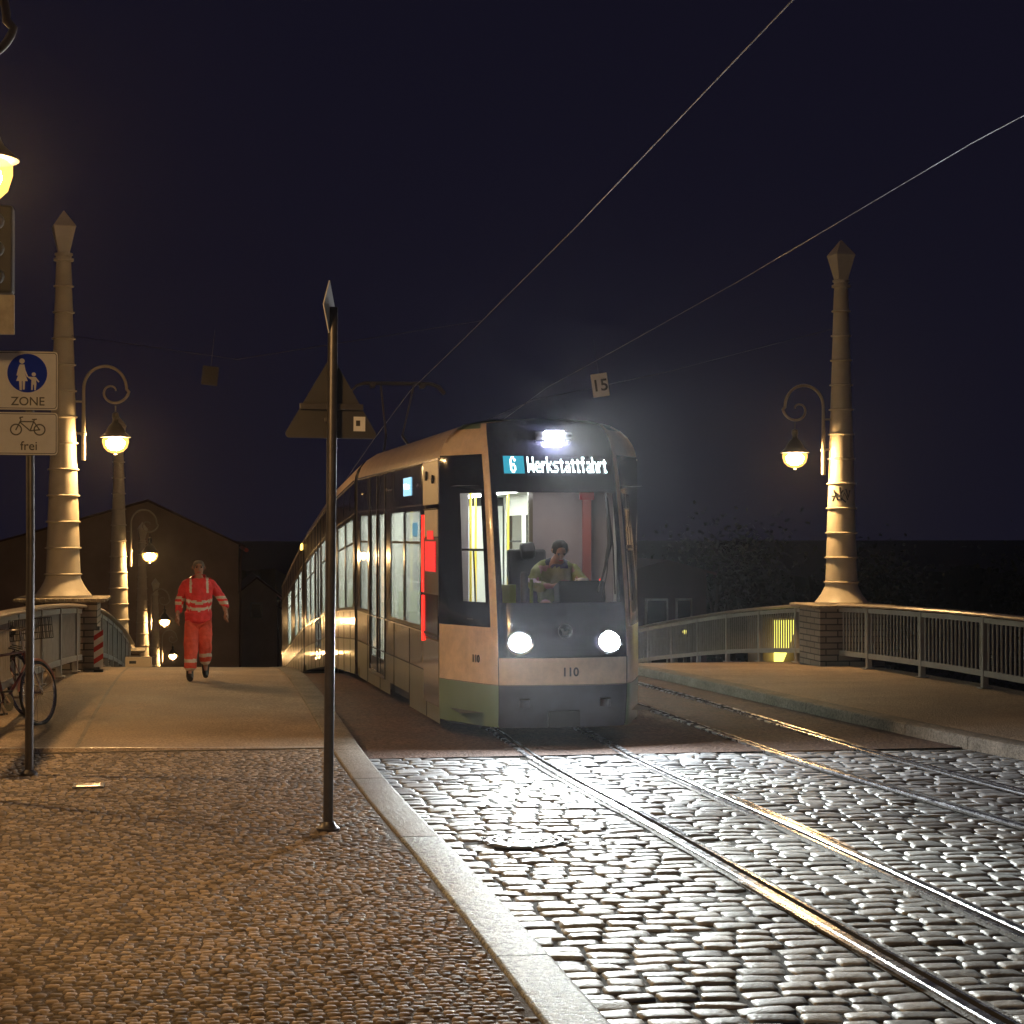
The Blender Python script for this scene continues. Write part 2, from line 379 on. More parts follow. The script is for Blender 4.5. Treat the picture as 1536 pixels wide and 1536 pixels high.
# rails
def rail_lines(name, c, g, tmax=80):
    b = MB(); ts = [6+.4*i for i in range(int((tmax-6)/.4))]
    for s_ in (-1, 1):
        # local section, u outward from the gauge face
        pr = [(-.075,-.05),(-.075,.004),(-.050,.006),(-.049,-.032),(-.008,-.032),(-.006,.004),(.002,.010),(.05,.010),(.058,.004),(.058,-.05)]
        ms = [M['rail'],M['rail'],M['groove'],M['groove'],M['groove'],M['rail'],M['rail'],M['rail'],M['rail']]
        n = len(pr)
        for q in range(n-1):
            vs = []
            for t in ts:
                for (u, z) in (pr[q], pr[q+1]): vs.append((c(t) + s_*(g/2+u), t, zr(t)+z+(.004 if t < 19.3 else .012)))
            fs = [(2*i, 2*i+1, 2*i+3, 2*i+2) for i in range(len(ts)-1)]
            b.add(vs, fs, ms[q])
    o = struct(b.build(name, smooth=True, angle=30)); return o
rail_lines('rails_near_track', c1, 1.0); rail_lines('rails_far_track', c2, 1.0)
b = MB()
for c in (c1, c2):
    for s_ in (-1, 1):
        ts = [6+.4*i for i in range(33)]
        for (u0, u1) in ((-.125,-.077),(.060,.105)):
            vs = []
            for t in ts:
                j0 = random.uniform(-.012,.012); 
                for u in (u0, u1): vs.append((c(t)+s_*(.5+u+ (j0 if u in(-.125,.105) else 0)), t, -.004))
            b.add(vs, [(2*i, 2*i+1, 2*i+3, 2*i+2) for i in range(len(ts)-1)], M['railbed'])
struct(b.build('rail_mortar'))
b = MB()   # short guide pieces beside the rails
for (c, sgn, u, t0, t1) in ((c1,-1,-.10,14.0,18.2),(c1,1,.09,13.2,16.1),(c2,-1,.09,12.4,13.9),(c1,-1,.085,9.2,12.2)):
    ts = [t0+(t1-t0)*i/8 for i in range(9)]
    for q in range(8):
        ta, tb = ts[q], ts[q+1]
        xa, xb = c(ta)+sgn*(.5+u), c(tb)+sgn*(.5+u)
        b.quad((xa-.018,ta,.012),(xa+.018,ta,.012),(xb+.018,tb,.012),(xb-.018,tb,.012), M['rail'])
struct(b.build('rail_guides'))

# setts
def stones(name, cx, cy, cz, hx, hy, rot, U, Z, m, jit, dome):
    n = len(cx); U = np.array(U); k = len(U)
    uu, vv = np.meshgrid(U, U); uu = uu.ravel(); vv = vv.ravel()
    mx = np.maximum(abs(uu), abs(vv)); zz = np.interp(mx, *Z)
    corner = np.where((abs(uu) > .9) & (abs(vv) > .9), .94, 1.0)
    px = uu*corner; py = vv*corner
    K = k*k
    X = px[None,:]*hx[:,None]; Y = py[None,:]*hy[:,None]
    # individual outline wobble: each stone is a slightly skewed, bowed block
    sk = rng.normal(0,.05,(n,1)); X = X + sk*Y*.9; Y = Y*(1+rng.normal(0,.09,(n,1))*uu[None,:]) + rng.normal(0,.05,(n,1))*hy[:,None]*(1-uu[None,:]**2)
    X = X + rng.normal(0,jit,(n,K)); Y = Y + rng.normal(0,jit,(n,K))
    tx = rng.normal(0,.022,(n,1)); ty = rng.normal(0,.04,(n,1))
    Zv = zz[None,:] + dome*(1-uu[None,:]**2*.6-vv[None,:]**2*.6)*np.where(mx<.95,1,0)[None,:] + tx*X + ty*Y + rng.normal(0,jit*.5,(n,K))
    c, s_ = np.cos(rot)[:,None], np.sin(rot)[:,None]
    P = np.stack([cx[:,None]+X*c-Y*s_, cy[:,None]+X*s_+Y*c, cz[:,None]+Zv], -1).reshape(-1,3)
    i, j = np.meshgrid(np.arange(k-1), np.arange(k-1)); q = (j*k+i).ravel()
    F = np.stack([q, q+1, q+k+1, q+k], -1)
    A = (F[None,:,:] + (np.arange(n)*K)[:,None,None]).reshape(-1,4)
    me = bpy.data.meshes.new(name); me.vertices.add(len(P)); me.vertices.foreach_set('co', P.ravel())
    me.loops.add(A.size); me.loops.foreach_set('vertex_index', A.ravel().astype(np.int32))
    me.polygons.add(len(A)); me.polygons.foreach_set('loop_start', (np.arange(len(A))*4).astype(np.int32))
    me.polygons.foreach_set('loop_total', np.full(len(A),4,np.int32))
    me.polygons.foreach_set('use_smooth', np.ones(len(A),bool)); me.update(); me.validate()
    at = me.attributes.new('rnd','FLOAT','POINT'); at.data.foreach_set('value', np.repeat(rng.random(n),K))
    me.materials.append(m); o = bpy.data.objects.new(name, me); COL.objects.link(o)
    return o
cx=[];cy=[];hx=[];hy=[]
t = 6.2; SL = -.05
while t < T0-.02:
    d = random.uniform(.145,.178)
    B = [kl(t)+.015]
    for c in (c1, c2):
        for s_ in (-1,1):
            a_, b_ = c(t)+s_*.5 - (.11 if s_ > 0 else .115), c(t)+s_*.5 + (.115 if s_ > 0 else .11)
            B += [a_, b_]
    B.append(min(kr(t), .50*t+2.2))
    for i in range(0, len(B)-1, 2):
        x0, x1 = B[i], B[i+1]
        if x1-x0 < .08: continue
        x = x0 - random.uniform(0,.02)
        while x < x1-.03:
            wd = random.uniform(.17,.30)
            if x+wd > x1-.09: wd = x1-x
            gap = .0055
            cx.append(x+wd/2); cy.append(t+d/2+SL*(x+wd/2-5)+random.uniform(-.006,.006)); hx.append(wd/2-gap); hy.append(d/2-.007)
            x += wd
    t += d
cx=np.array(cx);cy=np.array(cy);hx=np.array(hx);hy=np.array(hy)
mh = (((cx-2.33)/.33)**2+((cy-13.95)/.33)**2) > 1
keep = (cy < T0-.05)&mh; cx,cy,hx,hy = cx[keep],cy[keep],hx[keep],hy[keep]
cz = np.array([zr(v) for v in cy]) - .004 + rng.normal(0,.004,len(cx))
o = stones('cobblestones', cx,cy,cz,hx,hy, rng.normal(-.03,.018,len(cx)), [-1,-.93,-.72,-.25,.25,.72,.93,1], ([0,.72,.93,1],[0,-.0005,-.005,-.03]), M['sett'], .0016, .0028); struct(o,'stuff')
cx=[];cy=[]
t = 6.6; row=0
while t < T0-.1:
    x = -.115*t-.9; x1 = kl(t)-.33
    ph = random.uniform(0,.07)
    while x+ph < x1:
        cx.append(x+ph); cy.append(t+.018*math.sin(x*2.6+row*.3)+random.uniform(-.006,.006)); x += random.uniform(.058,.078)
    t += .062; row += 1
cx=np.array(cx);cy=np.array(cy);n=len(cx)
keep = cy < T0-.08; cx,cy=cx[keep],cy[keep]; n=len(cx)
cz = np.array([zs_left(v) for v in cy]) - .001 + rng.normal(0,.0025,n)
o = stones('mosaic_paving', cx,cy,cz, np.full(n,.031)+rng.normal(0,.003,n), np.full(n,.029)+rng.normal(0,.002,n), rng.normal(0,.18,n), [-1,-.72,0,.72,1], ([0,.75,1],[0,-.001,-.010]), M['mosaic'], .0010, .0012); struct(o,'stuff')

# manhole cover in the setts
b = MB()
b.lathe([(.0,.0),(.315,.0),(.315,.012),(.312,.014),(.31,.006),(.29,.006),(.285,.016),(.25,.016),(.245,.008),(.22,.008),(.215,.016),(.17,.016),(.165,.008),(.13,.008),(.125,.016),(.06,.016),(.055,.010),(.0001,.010)], M['iron'], 40)
for k in range(12):
    a_ = k*math.pi/6; b.box((.2*math.cos(a_), .2*math.sin(a_), .012), (.30,.012,.012), M['iron'], rz=a_)
o = b.build('manhole_cover', smooth=True, angle=30); o.location = (2.33,13.95,-.004)
tag(o, 'round bright iron manhole cover with concentric rings in the cobbles', 'manhole cover')
b = MB(); b.box((0,0,.0),(.26,.24,.012), M['iron']); b.box((0,0,.005),(.20,.18,.012), M['chrome'])
o = b.build('pavement_hatch', bevel=.003); o.location = (-.94,16.6,.127); tag(o,'small shiny metal hatch lid set in the mosaic pavement','hatch')

# ------------------------------------------------------------------ lamp masts on pillars
def make_mast(label, x, y, zped, zbase, sgn, arm_only=False):
    r = thing('lamp_mast', label, 'lamp mast', (x, y, 0), 0, 'ringed lamp masts along the bridge')
    b = MB()
    lo = zped-.25; b.box((0,0,(lo+zbase-.07)/2),(1.1,1.1,zbase-.07-lo), M['pillar']); b.build('pillar', r)
    b = MB(); b.box((0,0,zbase-.035),(1.34,1.34,.06), M['slab'])
    for k in range(14):
        for (ax, s_) in ((0,-1),(0,1),(1,-1),(1,1)):
            u = -.62+k*.0954
            b.box((u, s_*.68, zbase-.03) if ax == 0 else (s_*.68, u, zbase-.03), (.05,.05,.045), M['slab'])
    b.build('pillar_cap', r, bevel=.008)
    b = MB(); b.lathe([(.44,0),(.44,.03),(.42,.05),(.35,.14),(.30,.23),(.27,.30),(.27,.33)], M['mast'], 16, (0,0,zbase)); b.build('flared_base', r, smooth=True, angle=25)
    prof = []; H = 5.25
    nr = 12
    for k in range(nr+1):
        z = .33 + (H-.33)*k/nr; f = k/nr; rr = .262*(1-f)+.115*f
        if k == nr: prof += [(rr,z)]; break
        prof += [(rr,z+.005),(rr+.03,z+.012),(rr+.034,z+.03),(rr+.005,z+.042)]
    b = MB(); b.lathe(prof, M['mast'], 16, (0,0,zbase)); b.build('shaft', r, smooth=True, angle=25)
    b = MB()
    z0 = zbase+H
    b.lathe([(.12,0),(.155,.01),(.155,.05),(.12,.06),(.12,.09),(.14,.10),(.14,.13),(.10,.14)], M['mast'], 16, (0,0,z0))
    b.lathe([(.12,.14),(.235,.52),(.245,.54),(.235,.56),(.01,.80)], M['mast'], 4, (0,0,z0), ang=R(10)+math.pi/4)
    b.build('finial', r)
    # bracket: pipe, big bend and inner scroll
    b = MB(); zb = zbase+2.14; px = sgn*.31
    pts = [(px,0,zb),(px,0,zb+.5),(px,0,zb+1.0)]; rad = [.036,.034,.027]
    cxr, czr = px+sgn*.33, zb+1.12
    for k in range(0, 30):
        a_ = k/29*math.pi*1.0; pts.append((cxr-sgn*.33*math.cos(a_),0,czr+.36*math.sin(a_))); rad.append(.025)
    # spiral in
    ex = cxr+sgn*.33; ez = czr; 
    for k in range(1, 34):
        f = k/33; a_ = f*math.pi*1.75; rr = .20*(1-f)**.8+.045
        cx_ = ex - sgn*.20 - sgn*.0*f; pts.append((cx_+sgn*(rr)*math.cos(a_)*1.0 - sgn*.045*(1-f)*0, 0, ez-.06-rr*1.0*math.sin(a_)+.06*(1-f))); rad.append(.024-.010*f)
    b.tube(pts, rad, M['arm'], 10)
    b.lathe([(.05,-.01),(.05,.03)], M['arm'], 12, (px,0,zb+.40)); 
    b.box((sgn*.24,0,zb+.42),(.16,.035,.03), M['arm']); b.box((sgn*.22,0,zb+1.0-.08),(.2,.03,.03), M['arm'])
    b.build('lamp_arm', r, smooth=True, angle=50)
    # lantern
    lx = ex - sgn*.17; lz = ez-.26
    la = MB()
    la.tube([(lx,0,lz),(lx,0,lz-.12)], .012, M['lampmetal'], 8)
    la.lathe([(.02,-.10),(.05,-.12),(.055,-.19),(.045,-.2),(.045,-.26),(.09,-.30),(.13,-.36),(.16,-.42),(.20,-.455),(.235,-.485),(.24,-.50),(.20,-.50),(.17,-.47)], M['lampmetal'], 24, (lx,0,lz))
    lt = la.build('lantern', r, smooth=True, angle=50)
    bo = MB(); bo.lathe([(.175,-.503),(.205,-.53),(.205,-.58),(.18,-.66),(.12,-.72),(.05,-.745),(.001,-.75)], M['bowlshell'], 24, (lx,0,lz)); bo.build('glass_bowl', lt, smooth=True)
    co = MB(); co.lathe([(.001,-.515),(.09,-.52),(.142,-.56),(.148,-.60),(.12,-.66),(.06,-.695),(.001,-.70)], M['bowl'], 16, (lx,0,lz)); co.build('bulb', lt, smooth=True)
    fi = MB(); fi.lathe([(.001,-.80),(.02,-.79),(.03,-.77),(.015,-.752)], M['lampmetal'], 10, (lx,0,lz)); fi.build('lantern_tip', lt)
    return r
LM = [make_mast('left lamp mast nearest the striped hazard board, rising behind the ZONE sign', LB+.05, 31.0, zs_left(31), 1.20, 1),
      make_mast('right lamp mast on its brick pillar, standing alone beside the right railing', RB+.2, 30.9, zr(31)+.12, 1.02, -1),
      make_mast('left lamp mast whose lamp glows just over the worker, second from the hazard board', LB+.05, 51.3, zs_left(51.3)+.0, zs_left(51.3)+.95, 1),
      make_mast('farthest lamp mast on the left, its lamp glowing lowest beside the worker', LB+.05, 71.4, zs_left(71.4), zs_left(71.4)+.85, 1),
      make_mast('unseen lamp mast at the far end of the bridge on the left', LB+.05, 91.5, zs_left(91.5), zs_left(91.5)+.85, 1),  # continues the row unseen, added so its light reaches the far house
      make_mast('nearest lamp mast, only its lamp and scroll showing high above the ZONE sign', LB+.18, 10.75, .12, 1.78, 1),
      ]
r = thing('street_lamp', 'tall plain street lamp on the left pavement, out of the picture beyond the bicycles', 'street lamp', (-4.9, 18.4, .12))
b = MB(); b.tube([(0,0,0),(0,0,4.9),(.1,0,5.1),(.4,0,5.2)], [.06,.05,.04,.03], M['pole'], 12); b.build('post', r, smooth=True)
b = MB(); b.lathe([(.02,.10),(.10,.08),(.22,.0),(.23,-.02)], M['lampmetal'], 20, (.5,0,5.15)); la = b.build('shade', r, smooth=True)
b = MB(); b.lathe([(.17,-.025),(.17,-.06),(.12,-.12),(.001,-.14)], M['bowl'], 16, (.5,0,5.15)); b.build('bulb_glass', la, smooth=True)
gm = MB()   # scribble on the right mast
mx_, my_ = 0, 0
def on_mast(a_, z, r_=.222): return (r_*math.sin(a_), -r_*math.cos(a_), z)
for pl in ([(-1.0,2.72),(-.7,2.86),(-.5,2.80),(-.2,2.90)],[(-.9,2.90),(-.6,2.74),(-.3,2.76),(0,2.70)],[(-.45,2.95),(-.35,2.72),(-.1,2.86),(.15,2.74)],[(.0,2.92),(.2,2.78),(.35,2.9)],[(-1.1,2.80),(-.8,2.80),(-.55,2.84)]):
    gm.tube([on_mast(a_, z) for a_, z in pl], .014, M['navy'], 6)
gm.build('graffiti', LM[1], smooth=True)

# ------------------------------------------------------------------ railings
def railing(label, x, t0, t1, zf, post0, step, side, h=1.0, rz=0):
    r = thing('bridge_railing', label, 'railing', (x, t0, 0), rz, 'bridge railings')
    n = max(2, int((t1-t0)/1.2)); ts = [t0+(t1-t0)*i/n for i in range(n+1)]
    def sweep(pr, m, name):
        b = MB(); k = len(pr); vs = [(p, t-t0, zf(t)+q) for t in ts for (p, q) in pr]
        fs = [(i*k+q, i*k+(q+1) % k, (i+1)*k+(q+1) % k, (i+1)*k+q) for i in range(n) for q in range(k)]
        fs += [tuple(range(k))[::-1], tuple(n*k+q for q in range(k))]; b.add(vs, fs, m); return b.build(name, r, smooth=True, angle=30)
    sweep([(-.10,h-.03),(-.11,h-.01),(-.09,h+.01),(0,h+.022),(.09,h+.01),(.11,h-.01),(.10,h-.03)], M['coping'], 'handrail')
    sweep([(-.025,h-.12),(.025,h-.12),(.025,h-.05),(-.025,h-.05)], M['railing'], 'top_bar')
    sweep([(-.03,.17),(.03,.17),(.03,.25),(-.03,.25)], M['railing'], 'bottom_bar')
    ps = []; t = post0
    while t < t1: 
        if t > t0+.02: ps.append(t)
        t += step
    for t in ps:
        b = MB(); b.box((0,t-t0,zf(t)+h/2-.03),(.08,.09,h-.02), M['railing']); b.box((0,t-t0,zf(t)+.012),(.16,.16,.02), M['railing'])
        b.build('post', r, bevel=.006)
    ed = [t0]+ps+[t1]
    for a_, c_ in zip(ed[:-1], ed[1:]):
        if c_-a_ < .2: continue
        b = MB(); k = int((c_-a_)/.135)
        for i in range(1, k):
            t = a_+(c_-a_)*i/k; z = zf(t)
            b.tube([(0,t-t0,z+.245),(0,t-t0,z+h-.115)], .0165, M['railing'], 6)
        b.build('baluster_panel', r, smooth=True)
    return r
zfr = lambda t: zr(t)+.12
zfl = lambda t: zs_left(t)+.05 + max(0,(31-t))*.018
railing('grey baluster railing nearest on the right, running from the brick pillar out of the picture', RB, 19.5, 30.35, zfr, 22.2, 2.27, 1)
railing('grey railing dipping away behind the right brick pillar towards the tram', RB, 31.5, 56, zfr, 32.7, 2.27, 1)
railing('grey railing with sunlit-looking yellow top behind the parked bicycles', -2.32, 17.5, 30.4, zfl, 18.6, 2.2, -1, rz=-R(2.1))
railing('railing curving down and away beyond the left mast, right of the hazard board', -1.82, 31.6, 50.7, lambda t: zs_left(t)+.05, 33.6, 2.2, -1)

# striped hazard board at the pillar
r = thing('hazard_board', 'red and white striped hazard board standing against the left brick pillar', 'hazard board', (-1.57, 30.3, zs_left(30.3)+.04))
b = MB(); b.box((0,0,.36),(.14,.015,.56), M['white'])
for k in range(3):
    z = .12+k*.18; b.poly([(-.07,-.009,z),(.07,-.009,z+.09),(.07,-.009,z+.17),(-.07,-.009,z+.08)], M['redp'])
b.build('board', r); b = MB(); b.tube([(0,.03,0),(0,.03,.70)], .02, M['pole'], 8); b.box((0,.03,.02),(.14,.14,.04),M['rubber']); b.build('support', r, smooth=True)

# pale box on the far pavement
b = MB(); b.box((0,0,.09),(.46,.34,.18), M['carton']); b.box((0,0,.185),(.48,.05,.008), M['slab']); b.box((-.1,-.172,.1),(.12,.004,.05), M['black'])
o = b.build('cardboard_box', bevel=.008); o.location = (-1.12,35.2,zs_left(35.2)+.03); tag(o,'small pale cardboard box lying on the crest of the pavement left of the worker','box')

# ------------------------------------------------------------------ road signs
def face_cam(x, y): return math.atan2(x, y)*-1.0
# pedestrian zone sign
zx, zy = -1.50, 17.45
r = thing('zone_sign', 'pedestrian ZONE and bicycle frei signs on a thin steel pole at the left edge', 'road sign', (zx, zy, zs_left(17)+.0), R(4))
b = MB(); b.tube([(0,0,0),(.01,0,2.0),(.0,0,3.72)], .038, M['pole'], 14); b.lathe([(.075,0),(.075,.02),(.04,.05)], M['pole'], 14); b.build('pole', r, smooth=True)
def rounded(w_, h_, rad, cx_, cz_, y, n=5):
    pts = []
    for (sx, sz, a0) in ((1,-1,-90),(1,1,0),(-1,1,90),(-1,-1,180)):
        for k in range(n+1):
            a_ = R(a0+90*k/n); pts.append((cx_+sx*(w_/2-rad)+rad*math.cos(a_), y, cz_+sz*(h_/2-rad)+rad*math.sin(a_)))
    return pts
def disc(cx_, cz_, rad, y, n=40, sx=1): return [(cx_+sx*rad*math.cos(2*math.pi*k/n), y, cz_+rad*math.sin(2*math.pi*k/n)) for k in range(n)]
def plate(name, w_, h_, cx_, cz_):
    b = MB(); b.poly(rounded(w_,h_,.03,cx_,cz_,-.052), M['signback'], .012); b.poly(rounded(w_-.008,h_-.008,.028,cx_,cz_,-.066), M['white'])
    # thin dark border line
    o_ = rounded(w_-.03,h_-.03,.022,cx_,cz_,-.068); i_ = rounded(w_-.042,h_-.042,.018,cx_,cz_,-.068); n = len(o_)
    b.add(o_+i_, [(k,(k+1)%n,n+(k+1)%n,n+k) for k in range(n)], M['black'])
    return b
b = plate('z', .53,.52,-.02,3.46)
b.poly(disc(-.02,3.525,.17,-.070), M['blue'])
Y1 = -.073
b.poly(disc(-.065,3.63,.023,Y1,16), M['white'])       # woman
b.poly([(-.085,Y1,3.60),(-.045,Y1,3.60),(-.035,Y1,3.55),(-.012,Y1,3.495),(-.022,Y1,3.488),(-.045,Y1,3.53),(-.015,Y1,3.455),(-.115,Y1,3.455),(-.088,Y1,3.53),(-.10,Y1,3.50),(-.112,Y1,3.505),(-.098,Y1,3.565)], M['white'])
b.poly([(-.09,Y1,3.455),(-.066,Y1,3.455),(-.066,Y1,3.375),(-.084,Y1,3.375)], M['white']); b.poly([(-.060,Y1,3.455),(-.038,Y1,3.455),(-.042,Y1,3.38),(-.058,Y1,3.38)], M['white'])
b.poly(disc(.035,3.515,.018,Y1,16), M['white'])        # child
b.poly([(.018,Y1,3.492),(.052,Y1,3.492),(.084,Y1,3.452),(.076,Y1,3.444),(.054,Y1,3.466),(.058,Y1,3.43),(.052,Y1,3.375),(.040,Y1,3.375),(.037,Y1,3.425),(.030,Y1,3.425),(.026,Y1,3.378),(.013,Y1,3.378),(.014,Y1,3.43),(.016,Y1,3.465),(-.012,Y1,3.485),(-.016,Y1,3.495)], M['white'])
pz = b.build('zone_plate', r); text('zone_lettering','ZONE',.105,(-.015,-.071,3.275),(R(90),0,0),M['black'],pz,.001,sx=1.0,bold=.001)
b = plate('f', .53,.38,-.02,2.995)
def flat_ring(b, cx_, cz_, r0, r1, y, m, n=28):
    o_ = disc(cx_,cz_,r1,y,n); i_ = disc(cx_,cz_,r0,y,n); b.add(o_+i_, [(k,(k+1)%n,n+(k+1)%n,n+k) for k in range(n)], m)
def bar(b, p, q, w_, y, m):
    d = Vector((q[0]-p[0], 0, q[1]-p[1])); d.normalize(); nn = Vector((-d.z,0,d.x))*w_/2
    a_, c_ = Vector((p[0],y,p[1])), Vector((q[0],y,q[1])); b.add([a_-nn,c_-nn,c_+nn,a_+nn],[(0,1,2,3)],m)
Y2 = -.069
for cx_ in (-.115,.085): flat_ring(b, cx_, 3.03, .040, .052, Y2, M['black']); bar(b,(cx_-.006,3.03),(cx_+.006,3.03),.012,Y2-.001,M['black'])
for p, q in (((-.115,3.03),(-.072,3.115)),((-.072,3.115),(-.085,3.135)),((-.085,3.135),(-.055,3.14)),((-.078,3.10),(.035,3.10)),((-.082,3.095),(.005,3.02)),((.005,3.02),(.04,3.115)),((.02,3.118),(.062,3.122)),((.035,3.10),(.085,3.03)),((.005,3.02),(.085,3.03))): bar(b,p,q,.011,Y2-.0015-random.uniform(0,.001),M['black'])
pf = b.build('supplementary_plate', r); text('frei_lettering','frei',.11,(-.005,-.071,2.885),(R(90),0,0),M['black'],pf,.001,bold=.001)
for z in (3.60,3.30,3.06,2.90): b = MB(); b.box((0,-.02,z),(.12,.06,.025), M['pole']); b.build('clamp', r)

# triangle sign seen from behind
tx_, ty_ = .895, 13.95
r = thing('triangle_sign', 'back of a triangular warning sign on a tall pole between mosaic pavement and kerb', 'road sign', (tx_, ty_, .12), face_cam(tx_, ty_)+R(6))
r.rotation_euler = (0, R(.5), r.rotation_euler[2])
b = MB(); b.tube([(0,0,0),(0,0,3.76)], .036, M['pole'], 16); b.lathe([(.085,0),(.085,.015),(.06,.03),(.045,.06)], M['pole'], 16); b.build('pole', r, smooth=True)
def tri(w_, cz_, y, rad=.03):
    h_ = w_*.866; out = []
    for (px_, pz_, a0) in ((w_/2,-h_/3,-90),(0,h_*2/3,30),(-w_/2,-h_/3,150)):
        cc = Vector((px_,pz_)); cc = cc*(1-rad*2/cc.length)
        for k in range(7):
            a_ = R(a0+120*k/6); out.append((cc.x+rad*math.cos(a_), y, cz_+cc.y+rad*math.sin(a_)))
    return out
b = MB(); b.poly(tri(.70,3.02,.062), M['signback'], .012); b.poly(tri(.66,3.02,.0645), M['white']); 
o_ = tri(.66,3.02,.066); i_ = tri(.48,3.02,.066,.02); n=len(o_); b.add(o_+i_, [(k,(k+1)%n,n+(k+1)%n,n+k) for k in range(n)], M['redp'])
tp = b.build('triangle_plate', r)
b = MB(); b.box((0,.036,3.045),(.46,.026,.045), M['pole']); b.box((0,.036,2.95),(.10,.03,.03), M['pole']); b.build('bracket_rail', r, bevel=.004)
b = MB(); b.box((.205,.0475,2.925),(.085,.003,.105), M['white']); b.box((.195,.0455,2.93),(.03,.003,.04), M['black']); b.build('sticker', tp)
b = MB()
for (p) in (0,): b.poly([(0,0,-.19),(.17,0,0),(0,0,.19),(-.17,0,0)][::1], M['white'], .008)
o = b.build('edge_on_plate', r); o.location = (-.035,-.03,3.76); o.rotation_euler = (0,0,R(70))

# sign backs hanging at the wires
def hung(label, txt, x, y, z, rz, ry, m, w_=.24, h_=.34):
    r = thing('hanging_sign', label, 'hanging sign', (x,y,z), 0); r.rotation_euler = (0, ry, rz)
    b = MB(); b.poly(rounded(w_,h_,.01,0,0,0), m, .006); p = b.build('plate', r)
    if txt: text('sign_number', txt, .24, (0,-.009,-.01),(R(90),0,0),M['black'],r,.001,bold=.004)
    b = MB(); b.tube([(0,.003,h_/2),(0.0,.003,h_/2+.5)], .004, M['wire'], 6); b.build('hanger', r)
    return r
hung('small pale number sign hanging tilted from the wire above the tram', '15', 5.72, 27.6, 4.36, -R(11), R(-8), M['white'])
hung('dim square sign back hanging from the span wire left of the triangle', '', .1, 26.6, 4.35, R(5), R(6), M['signback'], .22,.26)

# dark signal head with a pale plate at the left edge
r = thing('signal_head', 'blurred dark signal box over a pale plate at the left edge, above the ZONE sign', 'signal', (-1.63, 16.0, .12), 0)
b = MB(); b.tube([(-.16,0,0),(-.16,0,4.75)], .05, M['pole'], 12); b.build('pole', r, smooth=True)
b = MB(); b.box((0,-.02,4.40),(.26,.2,.70), M['rubber'])
for k in range(3): b.tube([(0,-.12,4.62-k*.22),(0,-.24,4.60-k*.22)], .07, M['rubber'], 14)
b.build('housing', r, bevel=.02)
b = MB(); b.box((0,-.05,3.88),(.28,.02,.32), M['slab']); b.build('pale_plate', r, bevel=.005)

